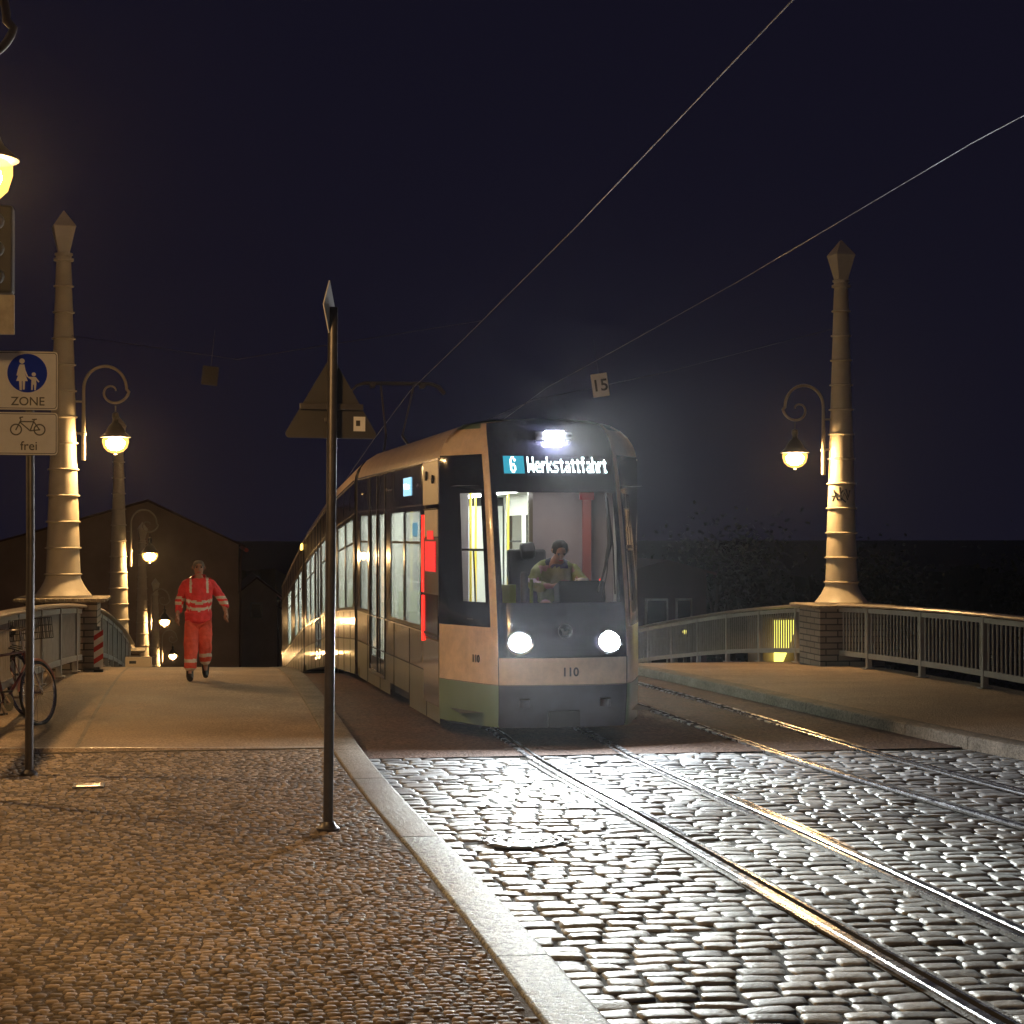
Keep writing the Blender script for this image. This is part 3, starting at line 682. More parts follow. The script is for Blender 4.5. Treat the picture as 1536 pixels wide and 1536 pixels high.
# ------------------------------------------------------------------ bicycles
def make_bike(label):
    r = thing('bicycle', label, 'bicycle', (0,0,0), 0, 'bicycles leaning by the left railing')
    def circ(cx_, rad, z=.34, n=40): return [(cx_+rad*math.cos(2*math.pi*k/n), 0, z+rad*math.sin(2*math.pi*k/n)) for k in range(n)]
    for cx_ in (0, 1.06):
        b = MB(); b.tube(circ(cx_,.335), .016, M['rubber'], 8, closed=True); wh = b.build('wheel', r, smooth=True)
        b = MB(); b.tube(circ(cx_,.312), .012, M['chrome'], 6, closed=True)
        for k in range(18):
            a_ = 2*math.pi*k/18; b.tube([(cx_,(.02 if k%2 else -.02),.34),(cx_+.31*math.cos(a_),0,.34+.31*math.sin(a_))], .0018, M['chrome'], 4, cap=False)
        b.tube([(cx_,-.05,.34),(cx_,.05,.34)], .022, M['chrome'], 10); b.build('rim', wh, smooth=True)
        b = MB(); pts = [(cx_+.365*math.cos(a_),0,.34+.365*math.sin(a_)) for a_ in [R(20+8*k) for k in range(20)]]; b.tube(pts, .014, M['bikew'] if cx_ else M['chrome'], 6); b.build('mudguard', r, smooth=True)
    b = MB()
    bb=(.42,0,.29); seat=(.30,0,.78); head=(.86,0,.80); hd2=(.90,0,.66)
    for p, q, rr in ((bb,seat,.016),(seat,head,.015),(bb,hd2,.018),(head,hd2,.018)): b.tube([p,q], rr, M['bikep'], 10)
    for s_ in (-1,1):
        b.tube([(0,s_*.05,.34),(.40,s_*.03,.29)], .010, M['bikep'], 8); b.tube([(0,s_*.05,.34),(.30,s_*.02,.76)], .009, M['bikep'], 8)
        b.tube([(1.06,s_*.05,.34),(.92,s_*.045,.62),(.90,0,.66)], .012, M['chrome'], 8)
    b.build('frame', r, smooth=True)
    b = MB(); b.tube([(.30,0,.78),(.27,0,.90)], .013, M['chrome'], 8)
    b.tube([(.10,0,.93),(.18,0,.935),(.28,0,.925),(.40,0,.92)], [.07,.075,.045,.02], M['rubber'], 10); b.build('saddle', r, smooth=True)
    b = MB(); b.tube([(.86,0,.80),(.83,0,1.02)], .013, M['chrome'], 8); b.tube([(.62,-.30,1.04),(.72,-.28,1.06),(.83,-.12,1.04),(.84,0,1.03),(.83,.12,1.04),(.72,.28,1.06),(.62,.30,1.04)], .012, M['chrome'], 8)
    b.tube([(.60,-.31,1.035),(.72,-.285,1.055)], .018, M['rubber'], 8); b.tube([(.60,.31,1.035),(.72,.285,1.055)], .018, M['rubber'], 8); b.build('handlebar', r, smooth=True)
    b = MB(); b.tube([(.42,-.07,.29),(.42,.07,.29)], .02, M['chrome'], 8); b.lathe([(.001,-.055),(.09,-.055),(.09,-.048),(.001,-.048)], M['chrome'], 20, (.42,0,.29), axis='Y')
    for s_ in (-1,1): b.tube([(.42,s_*.07,.29),(.42+s_*.12,s_*.08,.29-s_*.12)], .009, M['chrome'], 6); b.box((.42+s_*.12,s_*.12,.29-s_*.12),(.09,.08,.02), M['rubber'])
    b.build('crank', r, smooth=True, angle=30)
    b = MB()
    for y in (-.06,0,.06): b.tube([(-.22,y,.74),(.24,y,.76)], .006, M['rubber'], 6)
    for s_ in (-1,1): b.tube([(0,s_*.05,.34),(-.10,s_*.06,.74)], .006, M['rubber'], 6)
    b.build('rack', r, smooth=True)
    b = MB()
    x0,x1,yy,z0,z1 = .88,1.18,.17,.92,1.14
    for z in (z0,z0+.07,z0+.14,z1):
        e=.0 if z>z0 else .02
        b.tube([(x0+e,-yy+e,z),(x1-e,-yy+e,z),(x1-e,yy-e,z),(x0+e,yy-e,z)], .005, M['rubber'], 5, closed=True)
    for k in range(9):
        f=k/8; y=-yy+2*yy*f
        for x in (x0,x1): b.tube([(x,y,z0),(x,y,z1)], .004, M['rubber'], 4)
        x=x0+(x1-x0)*f
        for y in (-yy,yy): b.tube([(x,y,z0),(x,y,z1)], .004, M['rubber'], 4)
        b.tube([(x,-yy,z0),(x,yy,z0)], .004, M['rubber'], 4)
    b.build('basket', r)
    b = MB(); b.lathe([(.001,0),(.035,0),(.035,.03),(.02,.05),(.001,.052)], M['chrome'], 12, (.96,0,.72), axis='X'); b.build('front_lamp', r, smooth=True)
    b = MB(); b.box((-.24,0,.70),(.02,.07,.04), M['redp']); b.build('rear_reflector', r, bevel=.005)
    return r
bk = make_bike('nearer of two parked bicycles, its silver rear wheel low at the left edge')
bk.location = (-2.20,20.3,zs_left(20)+.05); bk.rotation_euler = (R(-6),0,R(62))
bk2 = copy_tree(bk); bk2['label'] = 'farther parked bicycle, its pale wheel curving out right of the ZONE sign pole'
bk2.location = (-1.98,22.3,zs_left(22)+.06); bk2.rotation_euler = (R(-7),0,R(118))

# ------------------------------------------------------------------ people
def skin_mesh(name, joints, edges, m, parent=None, sub=2, root=0):
    me = bpy.data.meshes.new(name); me.from_pydata([j[:3] for j in joints], edges, [])
    o = bpy.data.objects.new(name, me); COL.objects.link(o)
    o.modifiers.new('s','SKIN'); sk = me.skin_vertices[0].data
    for i, j in enumerate(joints):
        rr = j[3]; sk[i].radius = rr if isinstance(rr, tuple) else (rr, rr)
        sk[i].use_root = (i == root)
    sb = o.modifiers.new('u','SUBSURF'); sb.levels = sub; sb.render_levels = sub
    bpy.context.view_layer.update()
    me2 = bpy.data.meshes.new_from_object(o.evaluated_get(bpy.context.evaluated_depsgraph_get())); me2.name = name
    bpy.data.objects.remove(o)
    me2.materials.clear(); me2.materials.append(m)
    me2.polygons.foreach_set('use_smooth',[True]*len(me2.polygons))
    o = bpy.data.objects.new(name, me2); COL.objects.link(o)
    if parent: o.parent = parent
    return o
def hand_tubes(w_, d, side, curl=.5):
    """palm and five curled fingers starting from wrist w_, pointing along d; returns MB"""
    b = MB(); w_ = Vector(w_); d = Vector(d).normalized(); s_ = Vector(side).normalized(); s_ = (s_-d*s_.dot(d)).normalized(); n_ = d.cross(s_)
    b.tube([w_-d*.03, w_, w_+d*.045, w_+d*.09], [.022,.026,.036,.030], M['skin'], 10)
    for k, (off, ln) in enumerate(((-.030,.062),(-.010,.075),(.010,.070),(.030,.055))):
        p0 = w_+d*.075+s_*off; a_ = d*math.cos(curl*.4)+n_*math.sin(curl*.4); c_ = d*math.cos(curl*1.3)+n_*math.sin(curl*1.3); e_ = d*math.cos(curl*2.2)+n_*math.sin(curl*2.2)
        p1 = p0+a_*ln*.45; p2 = p1+c_*ln*.32; p3 = p2+e_*ln*.25; b.tube([p0,p1,p2,p3], [.0105,.0098,.0088,.007], M['skin'], 8)
    p0 = w_+d*.03-s_*.03; p1 = p0+(d*.6-s_*.7).normalized()*.035; p2 = p1+(d*.9+n_*.4).normalized()*.03; b.tube([p0,p1,p2],[.013,.011,.008],M['skin'],8)
    return b
def merge_into(o, b):
    me = o.data; n = len(me.vertices)
    vs = [tuple(v.co) for v in me.vertices] + b.v; fs = [tuple(p.vertices) for p in me.polygons]; n0 = len(fs)
    mis = [p.material_index for p in me.polygons]; mats = list(me.materials)
    for f in b.f: fs.append(tuple(i+n for i in f))
    for k in b.m:
        mm = b.mats[k]
        if mm not in mats: mats.append(mm)
        mis.append(mats.index(mm))
    me2 = bpy.data.meshes.new(me.name); me2.from_pydata(vs, [], fs)
    for mm in mats: me2.materials.append(mm)
    me2.polygons.foreach_set('material_index', mis); me2.polygons.foreach_set('use_smooth',[True]*len(fs)); me2.update(); o.data = me2
def head_parts(b, c, fw, up, s=1.0):
    """face features on a head centred at c, looking along fw"""
    fw = Vector(fw).normalized(); up = Vector(up).normalized(); rt = fw.cross(up).normalized(); c = Vector(c)
    def P(x,y,z): return c+rt*x*s+fw*y*s+up*z*s
    b.tube([P(0,.085,.015),P(0,.102,-.012),P(0,.108,-.026),P(0,.09,-.034)], [.008,.011,.015,.008], M['skin'], 8)
    for q in (-1,1):
        b.tube([P(q*.034,.082,.012),P(q*.034,.091,.012)], [.012,.004], M['hair'], 8)
        b.tube([P(q*.016,.094,.030),P(q*.05,.084,.032)], .005, M['hair'], 6)
        b.tube([P(q*.078,-.01,.02),P(q*.088,-.02,.0),P(q*.078,-.01,-.03)], [.010,.015,.008], M['skin'], 8)
    b.tube([P(-.024,.088,-.058),P(0,.094,-.056),P(.024,.088,-.058)], .006, M['redp'], 6)
def rumple(o, st, size):
    tx = bpy.data.textures.new('cloth_folds', 'CLOUDS'); tx.noise_scale = size; tx.noise_depth = 1
    d = o.modifiers.new('folds', 'DISPLACE'); d.texture = tx; d.strength = st; d.mid_level = .5; d.texture_coords = 'LOCAL'
def paint(o, bands, m):
    me = o.data; me.materials.append(m); k = len(me.materials)-1
    for p in me.polygons:
        c = p.center
        if any(f(c) for f in bands): p.material_index = k

# worker walking towards the camera
r = thing('person', 'worker in a red high visibility jacket and orange trousers walking on the pavement', 'person', (-.05,27.9,zs_left(27.9)+.02), R(3))
J = [(0,0,.93,(.12,.10)),(0,-.01,1.12,(.12,.09)),(0,-.02,1.32,(.15,.10)),(0,0,1.44,(.07,.065)),(0,-.015,1.50,(.052,.055)),(0,-.02,1.565,(.072,.085)),(0,-.02,1.63,(.068,.085)),(0,-.015,1.685,(.04,.05)),
     (-.18,0,1.38,.05),(-.27,.06,1.13,.04),(-.30,-.06,.92,.028),(.18,0,1.38,.05),(.33,.05,1.15,.04),(.385,-.08,.96,.028),
     (-.10,0,.86,.08),(-.12,-.10,.49,.055),(-.13,-.16,.10,.04),(-.13,-.27,.04,.035),(.09,0,.86,.08),(.09,-.04,.50,.055),(.11,.22,.20,.04),(.11,.18,.10,.03)]
E = [(0,1),(1,2),(2,3),(3,4),(4,5),(5,6),(6,7),(2,8),(8,9),(9,10),(2,11),(11,12),(12,13),(0,14),(14,15),(15,16),(16,17),(0,18),(18,19),(19,20),(20,21)]
body = skin_mesh('body', J, E, M['skin'], r)
fb = MB(); head_parts(fb, (0,-.02,1.605), (0,-1,-.05), (0,0,1)); merge_into(body, fb)
merge_into(body, hand_tubes((-.30,-.06,.92), (-.05,-.25,-1), (0,1,0))); merge_into(body, hand_tubes((.385,-.08,.96), (-.05,-.3,-1), (0,1,0)))
jk = skin_mesh('jacket', [(0,0,.76,(.205,.15)),(0,0,.98,(.215,.15)),(0,-.01,1.15,(.195,.135)),(0,-.015,1.31,(.205,.135)),(0,0,1.42,(.15,.11)),(0,.01,1.50,(.10,.10)),
     (-.185,0,1.385,.078),(-.235,.03,1.24,.070),(-.27,.05,1.11,.066),(-.29,-.03,.96,.052),(.185,0,1.385,.078),(.265,.04,1.25,.070),(.345,.05,1.14,.066),(.385,-.04,1.02,.052)],
     [(0,1),(1,2),(2,3),(3,4),(4,5),(3,6),(6,7),(7,8),(8,9),(3,10),(10,11),(11,12),(12,13)], M['jacket'], r, sub=4, root=2)
paint(jk, [lambda c: .985 < c.z-abs(c.x)*.22 < 1.03 and abs(c.x) < .24 and c.y<.5, lambda c: 1.08 < c.z-abs(c.x)*.22 < 1.125 and abs(c.x) < .24,
           lambda c: abs(c.x) > .24 and 1.08 < c.z < 1.125, lambda c: abs(c.x) > .24 and 1.16 < c.z < 1.20, lambda c: .10<abs(c.x)<.135 and 1.25<c.z], M['reflect'])
tr = skin_mesh('trousers', [(0,0,.93,(.15,.125)),(-.095,0,.79,.115),(-.105,-.05,.64,.115),(-.11,-.10,.49,.105),(-.12,-.13,.30,.098),(-.13,-.155,.12,.095),(.085,0,.79,.112),(.085,-.02,.66,.112),(.09,-.03,.50,.105),(.095,.08,.36,.095),(.11,.19,.22,.09)],
     [(0,1),(1,2),(2,3),(3,4),(4,5),(0,6),(6,7),(7,8),(8,9),(9,10)], M['trouser'], r, sub=4)
paint(tr, [lambda c: c.z < .19 and c.x < 0, lambda c: c.x>0 and c.z < .26, lambda c: c.x<0 and .27<c.z<.32, lambda c: c.x>0 and .33<c.z<.38], M['reflect'])
rumple(jk,.035,.09); rumple(tr,.035,.10)
bo = MB()
bo.tube([(-.13,-.13,.16),(-.13,-.16,.08),(-.13,-.24,.055),(-.13,-.31,.045)], [.052,.055,.050,.035], M['boot'], 10)
bo.tube([(.11,.235,.24),(.11,.235,.16),(.11,.20,.09),(.11,.16,.04)], [.05,.054,.05,.034], M['boot'], 10); bo.build('boots', r, smooth=True)
hr = MB(); 
vs=[]; 
hr.lathe([(.001,.085),(.045,.078),(.072,.05),(.082,.01),(.080,-.03),(.06,-.05)], M['hairg'], 16, (0,.002,1.625)); hr.build('hair', r, smooth=True)

# ------------------------------------------------------------------ tram
TX, TY = 3.74, 19.8
YAW = R(2.3)
def tdx(y): return -min(y, 8.8)*math.tan(YAW)
TR = thing('tram', 'cream, green and black tram with bright headlights coming over the bridge', 'tram', (TX, TY, zr(TY)))
CT = [(0,0),(.2,.005),(.4,.02),(.58,.06),(.68,.10),(.74,.15),(.79,.23),(.86,.40),(.95,.65),(1.04,.92),(1.10,1.08),(1.14,1.2),(1.15,1.3)]
CL = [0]
for i in range(1, len(CT)): CL.append(CL[-1]+math.dist(CT[i], CT[i-1]))
LT = CL[-1]
def ct(L):
    L = abs(L); 
    for i in range(1, len(CL)):
        if L <= CL[i]+1e-9: f = (L-CL[i-1])/(CL[i]-CL[i-1]); return (CT[i-1][0]+(CT[i][0]-CT[i-1][0])*f, CT[i-1][1]+(CT[i][1]-CT[i-1][1])*f)
    return CT[-1]
rake = interp([(.0,.10),(.2,.06),(.45,.01),(.75,0),(1.05,.02),(1.5,.10),(2.1,.26),(2.7,.45),(3.05,.60),(3.2,.70),(3.32,.82),(3.42,1.0),(3.5,1.25)])
sxp = interp([(0,.97),(.4,.985),(1.2,1),(2.6,.995),(3.1,.99),(3.3,.975),(3.4,.93),(3.46,.80),(3.5,.0)])
sxp2 = interp([(0,.99),(.4,1),(2.6,1),(3.0,1),(3.12,.985),(3.22,.95),(3.32,.88),(3.42,.74),(3.48,.5),(3.5,0)])
def side_x(z): return 1.15*sxp2(z)
def S(L, z, off=0):
    def raw(L, z):
        x, y = ct(L); f = min(1, max(0, abs(L)/LT)); wgt = f**3
        sx = sxp(z)*(1-wgt)+sxp2(z)*wgt
        return Vector((math.copysign(x*sx, L) if L else 0, y + rake(z)*(1-wgt), z))
    p = raw(L, z)
    if off:
        e = .01; a_ = raw(L+e if L+e<LT else L, z)-raw(L-e, z); c_ = raw(L, z+e)-raw(L, z-e); n_ = a_.cross(c_).normalized()
        p = p + n_*off
    return p
Lb = [0,.12,.24,.36,.48,.58,.66,.73,.78,.83,.90,1.0,1.1,1.2,1.3,1.38,1.5,1.6,1.70,1.78,LT]
Zb = [.20,.3,.42,.54,.64,.70,.78,.86,.93,1.0,1.10,1.24,1.36,1.50,1.7,1.9,2.1,2.3,2.5,2.66,2.74,2.85,3.0,3.08,3.15,3.22,3.3,3.37,3.43,3.48,3.5]
def front_mat(L, z):
    L = abs(L)
    if L < .70:
        if z < .64: return 'bumper'
        if z < .93: return 'cream'
        return 'dark'
    if L < .83 :
        if z < .66: return 'green'
        return 'cream'
    if z < .66: return 'green'
    if z < 1.24: return 'cream'
    if z < 3.08: return 'dark'
    if z > 3.37: return 'green'
    return 'cream'
def is_open(L, z):
    L = abs(L)
    return (L < .66 and 1.50 < z < 2.66) or (.90 < L < 1.38 and 1.50 < z < 2.66)
Lf = [-v for v in Lb[:0:-1]] + Lb
def patch(b, Ls, Zs, mf, skip=None, off=0):
    for i in range(len(Ls)-1):
        for j in range(len(Zs)-1):
            lm, zm = (Ls[i]+Ls[i+1])/2, (Zs[j]+Zs[j+1])/2
            if skip and skip(lm, zm): continue
            if j == len(Zs)-2 and Zs[-1] == 3.5 and False: continue
            b.quad(S(Ls[i],Zs[j],off),S(Ls[i+1],Zs[j],off),S(Ls[i+1],Zs[j+1],off),S(Ls[i],Zs[j+1],off), M[mf(lm,zm)])
def weld(o, d=1e-4):
    import bmesh
    bm = bmesh.new(); bm.from_mesh(o.data); bmesh.ops.remove_doubles(bm, verts=bm.verts, dist=d); bm.to_mesh(o.data); bm.free()
    o.data.polygons.foreach_set('use_smooth',[True]*len(o.data.polygons)); o.data.set_sharp_from_angle(angle=R(32))

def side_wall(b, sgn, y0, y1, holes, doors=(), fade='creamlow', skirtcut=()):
    """one side of a section. holes = window openings (y0,y1,z0,z1)"""
    ys = sorted(set([y0,y1]+[h for q in holes for h in q[:2]]+[h for q in doors for h in q]+[h for q in skirtcut for h in q[:2]]))
    zs = sorted(set([.14,.66,1.10,3.04,.30,.52]+[h for q in holes for h in q[2:]]+[3.12,3.22,3.32,3.42,3.48,3.5,3.0]+[h for q in skirtcut for h in q[2:]]))
    for i in range(len(ys)-1):
        for j in range(len(zs)-1):
            ya, yb, za, zb = ys[i], ys[i+1], zs[j], zs[j+1]; ym, zm = (ya+yb)/2, (za+zb)/2
            if any(h[0]<ym<h[1] and h[2]<zm<h[3] for h in holes): continue
            if any(h[0]<ym<h[1] and h[2]<zm<h[3] for h in skirtcut): continue
            dr = any(d[0]<ym<d[1] for d in doors)
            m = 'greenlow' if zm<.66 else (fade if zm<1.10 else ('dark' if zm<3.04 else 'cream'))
            if zm > 3.42: m = 'green'
            if dr and .30 < zm < 3.04: m = 'dark'
            xa, xb = sgn*side_x(za), sgn*side_x(zb)
            b.quad((xa,ya,za),(xa,yb,za),(xb,yb,zb),(xb,ya,zb), M[m]) if sgn>0 else b.quad((xa,yb,za),(xa,ya,za),(xb,ya,zb),(xb,yb,zb), M[m])
    for h in holes:   # reveals
        x0, x1 = sgn*1.148, sgn*1.10
        for (p,q) in (((h[0],h[2]),(h[1],h[2])),((h[1],h[2]),(h[1],h[3])),((h[1],h[3]),(h[0],h[3])),((h[0],h[3]),(h[0],h[2]))):
            b.quad((x0,p[0],p[1]),(x0,q[0],q[1]),(x1,q[0],q[1]),(x1,p[0],p[1]), M['rubber'])
def section(name, y0, y1, holesL, holesR, doorsL, front=False, displays=(), cut=()):
    """world t = TY + y. Section object sits at its front end, pitched with the bridge"""
    t0, t1 = TY+y0, TY+y1; za, zb = zr(t0), zr(t1)
    sec = bpy.data.objects.new(name, None)
    b = MB(); L_ = y1-y0
    rel = lambda hs: [(h[0]-y0,h[1]-y0,*h[2:]) for h in hs]
    ya = 1.3 if front else 0
    side_wall(b, -1, ya, L_, rel(holesL), [(d[0]-y0,d[1]-y0) for d in doorsL], skirtcut=rel(cut))
    side_wall(b, 1, ya, L_, rel(holesR), skirtcut=rel(cut))
    if front: patch(b, Lf, Zb, front_mat, is_open)
    # roof lid between sides at 3.5 is closed by the profile; ends
    def cap(y, door=True, inner=False):
        zs = [.14,.66,1.1,2.0,3.04,3.12,3.22,3.32,3.42,3.48,3.5]
        for j in range(len(zs)-1):
            xa, xb = side_x(zs[j]), side_x(zs[j+1])
            if .3 < zs[j] and zs[j+1] <= 2.01:
                b.quad((-xa,y,zs[j]),(-.4,y,zs[j]),(-.4,y,zs[j+1]),(-xb,y,zs[j+1]), M['darkm']); b.quad((.4,y,zs[j]),(xa,y,zs[j]),(xb,y,zs[j+1]),(.4,y,zs[j+1]), M['darkm'])
            else: b.quad((-xa,y,zs[j]),(xa,y,zs[j]),(xb,y,zs[j+1]),(-xb,y,zs[j+1]), M['darkm'])
    if not front: cap(0.0)
    cap(L_)
    b.box((0,L_/2+(.4 if front else 0),.22),(2.1,L_-(1.4 if front else .2),.12), M['darkm'])
    o = b.build(name, TR); weld(o)
    o.location = (tdx(y0), y0, za-zr(TY)); o.rotation_euler = (math.atan2(zb-za, t1-t0), 0, YAW if front else 0); o.scale = (.975,1,1)
    # interior shell as a part of the section
    i = MB(); s0 = 2.0 if front else .05
    i.quad((-1.08,s0 if not front else .35,.34),(1.08,s0 if not front else .35,.34),(1.08,L_-.05,.34),(-1.08,L_-.05,.34), M['infloor'])
    i.quad((-1.08,s0,2.78),(-1.08,L_-.05,2.78),(1.08,L_-.05,2.78),(1.08,s0,2.78), M['inwall'])
    for sg in (-1,1):
        hs = rel(holesL if sg < 0 else holesR); ys = sorted(set([s0,L_-.05]+[h for q in hs for h in q[:2]])); zs = sorted(set([.34,2.78]+[h for q in hs for h in q[2:] if h<2.78]))
        for a1 in range(len(ys)-1):
            for a2 in range(len(zs)-1):
                ym, zm = (ys[a1]+ys[a1+1])/2,(zs[a2]+zs[a2+1])/2
                if ym < s0 or any(h[0]<ym<h[1] and h[2]<zm<h[3] for h in hs): continue
                i.quad((sg*1.09,ys[a1],zs[a2]),(sg*1.09,ys[a1+1],zs[a2]),(sg*1.09,ys[a1+1],zs[a2+1]),(sg*1.09,ys[a1],zs[a2+1]), M['inwall'])
    for sg in (-1,1):   # end panels beside the gangway
        i.box((sg*.76,L_-.12,1.5),(.6,.05,2.3), M['inwall'])
        if not front: i.box((sg*.76,.10,1.5),(.6,.05,2.3), M['inwall'])
    i.build('interior', o)
    c = MB()
    for sg in (-.35,.35): c.box((sg,(s0+L_)/2,2.765),(.14,L_-s0-.3,.02), M['ceil'])
    c.build('ceiling_light', o)
    # glass
    for h, sg in [(h,-1) for h in rel(holesL)]+[(h,1) for h in rel(holesR)]:
        g = MB(); x = sg*1.135
        if h[1]-h[0] > .3 and h[3]-h[2] > .9 and not any(abs(h[0]-(d[0]-y0))<.3 or abs(h[1]-(d[1]-y0))<.3 for d in doorsL):
            zc = h[2]+(h[3]-h[2])*.72
            g.box((x,(h[0]+h[1])/2,zc),(.02,h[1]-h[0],.025), M['rubber'])
        g.quad((x,h[0],h[2]),(x,h[1],h[2]),(x,h[1],h[3]),(x,h[0],h[3]), M['glass']); g.build('window', o)
    for d in doorsL:
        dd = MB(); xm = -1.156
        for yy in (d[0]-y0,(d[0]+d[1])/2-y0,d[1]-y0): dd.box((xm,yy,1.66),(.012,.03,2.7), M['rubber'])
        dd.box((xm,(d[0]+d[1])/2-y0,.33),(.02,d[1]-d[0],.05), M['chrome']); dd.build('door_frame', o)
    # gutter strips
    gs = MB(); gs.box((-1.158,(ya+L_)/2,3.045),(.014,L_-ya,.02), M['chrome']); gs.box((1.158,(ya+L_)/2,3.045),(.014,L_-ya,.02), M['chrome'])
    gs.box((-1.155,(ya+L_)/2,2.56),(.010,L_-ya,.012), M['chrome']); gs.box((-1.156,(ya+L_)/2,1.10),(.010,L_-ya,.016), M['chrome']); gs.build('trim_strip', o)
    sm = MB(); yy = ya+.9
    while yy < L_-.3:
        for sg in (-1,1): sm.box((sg*1.1525,yy,.62),(.006,.012,.94), M['rubber']); sm.box((sg*1.152,yy,2.82),(.005,.010,.36), M['rubber'])
        yy += 1.35
    for sg in (-1,1): sm.box((sg*1.153,(ya+L_)/2,.665),(.006,L_-ya-.05,.012), M['rubber'])
    sm.build('panel_gaps', o)
    # seats
    k = s0+ (1.6 if front else .9); 
    while k < L_-1.0:
        if not any(d[0]-y0-.4 < k < d[1]-y0+.4 for d in doorsL):
            for sg in (-1,1):
                st = MB(); st.box((sg*.78,k,.80),(.44,.42,.07), M['seatg']); st.box((sg*.78,k+.22,1.15),(.44,.06,.66), M['seatg'], rx=R(-6)); st.box((sg*.78,k,.58),(.10,.30,.40), M['seatd']); st.build('seat', o, bevel=.02)
        k += .85
    k = s0+1.0
    while k < L_-.5:
        gp = MB(); gp.tube([(-.48,k,.34),(-.48,k,2.76)], .016, M['polew'], 8); gp.tube([(.48,k,.34),(.48,k,2.76)], .016, M['polew'], 8); gp.build('grab_pole', o, smooth=True); k += 2.4
    return o
def W(t0, t1, z0=1.16, z1=2.5): return (t0-TY, t1-TY, z0, z1)
hL1 = [W(22.5,23.75),W(23.87,25.05),W(25.65,26.2,.55,2.5),W(26.5,27.05,.55,2.5),W(27.4,28.3)]
hR1 = [W(22.5,23.75),W(23.87,25.05),W(25.5,26.9),W(27.2,28.3)]
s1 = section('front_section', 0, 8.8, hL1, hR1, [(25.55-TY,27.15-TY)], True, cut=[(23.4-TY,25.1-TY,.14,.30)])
s2 = section('middle_section', 9.25, 15.4, [W(29.4,30.9),W(31.1,32.7),W(33.1,34.8)], [W(29.4,30.9),W(31.1,32.7),W(33.1,34.8)], [])
s3 = section('rear_section', 15.85, 23.6, [W(36.0,37.2),W(37.6,38.2,.55,2.5),W(38.5,39.1,.55,2.5),W(39.6,41.0),W(41.3,42.7)], [W(36,37.6),W(38,39.7),W(40.2,42.2)], [(37.45-TY,39.25-TY)])
s4 = section('tail_section', 24.1, 36, [W(44.6,46),W(46.5,48),W(50,52)], [W(44.6,46),W(46.5,48),W(50,52)], [])
for (ya, yb) in ((8.8,9.25),(15.4,15.85),(23.6,24.1)):
    b = MB(); n = 5
    for k in range(n):
        y = ya+(yb-ya)*(k+.5)/n; z = zr(TY+y)-zr(TY); zs=[.3,3.0,3.3,3.4]; sc_ = .985 if k%2 else .94
        b.box((tdx(y),y,z+1.75),(2.24*sc_,(yb-ya)/n,2.9*sc_), M['rubber'])
    b.build('bellows', TR)
o = MB(); o.box((-1.16,.5,3.02-.0),(.03,.55,.10), M['amber']); o.build('side_light_strip', s4)
# under-floor bogies
for y in (2.6,7.2,12.4,17.6,22.0,30):
    b = MB(); z = zr(TY+y)-zr(TY)
    for sx in (-.5,.5):
        for dy in (-.85,.85):
            b.lathe([(.30,-.05),(.30,.05)], M['darkm'], 20, (sx+tdx(y),y+dy,z+.30), axis='X')
    b.box((tdx(y),y,z+.34),(1.4,1.3,.2), M['darkm']); b.build('bogie', TR)
# windscreen, cab windows
b = MB(); patch(b, [-.66,-.58,-.4,-.2,0,.2,.4,.58,.66], [1.50,1.7,1.9,2.1,2.3,2.5,2.66], lambda l,z:'glassw', off=-.004); o=b.build('windscreen', s1, smooth=True)
for sg in (-1,1):
    Ls = [.90,1.0,1.1,1.2,1.3,1.38]; Ls = [l*sg for l in Ls] if sg>0 else [-l for l in Ls[::-1]]
    b = MB(); patch(b, Ls, [1.5,1.7,1.9,2.1,2.3,2.5,2.66], lambda l,z:'glassw', off=-.004)
    b.tube([S(l,2.05,.004) for l in Ls], .014, M['rubber'], 6); b.tube([S(Ls[3],z_,.004) for z_ in (1.5,1.8,2.05)], .010, M['rubber'], 6)
    b.build('cab_window', s1, smooth=True)
# headlamps
for sg in (-1,1):
    b = MB(); c = S(sg*.49,1.085,.01)
    n_ = (S(sg*.49,1.085,.05)-S(sg*.49,1.085,0)).normalized()
    rt = Vector((0,0,1)).cross(n_).normalized(); up = n_.cross(rt)
    ring = [c+rt*(.135*math.cos(2*math.pi*k/24))+up*(.115*math.sin(2*math.pi*k/24)) for k in range(24)]
    b.tube(ring, .014, M['chrome'], 6, closed=True); hl = b.build('headlight', s1, smooth=True)
    b = MB(); ring = [c+n_*.012+rt*(.112*math.cos(2*math.pi*k/20))+up*(.095*math.sin(2*math.pi*k/20)) for k in range(20)]
    b.poly(ring, M['head']); b.build('headlight_lens', hl)
    ld = bpy.data.lights.new('headlight_beam','SPOT'); ld.energy = 1100 if sg<0 else 900; ld.color = (.94,1.0,.95); ld.spot_size = R(37); ld.spot_blend = .8; ld.shadow_soft_size = .07
    lo = bpy.data.objects.new('headlight_beam', ld); COL.objects.link(lo); lo.parent = s1; lo.location = c+n_*.10
    lo.rotation_euler = (R(90-22),0,R(180) + (R(-9) if sg<0 else R(10))); lo.rotation_euler = Vector((-.20 if sg<0 else .14,-1,-.25)).to_track_quat('-Z','Y').to_euler()
c = S(.03,3.27,.01); b = MB(); b.tube([c+Vector((-.20,-.03,.0)),c+Vector((-.14,-.04,0)),c+Vector((.14,-.04,0)),c+Vector((.20,-.03,0))], [.045,.05,.05,.045], M['darkm'], 12); tl = b.build('top_light', s1, smooth=True)
b = MB(); b.box((c.x,c.y-.094,c.z),(.20,.01,.10), M['top']); b.build('top_light_lens', tl)
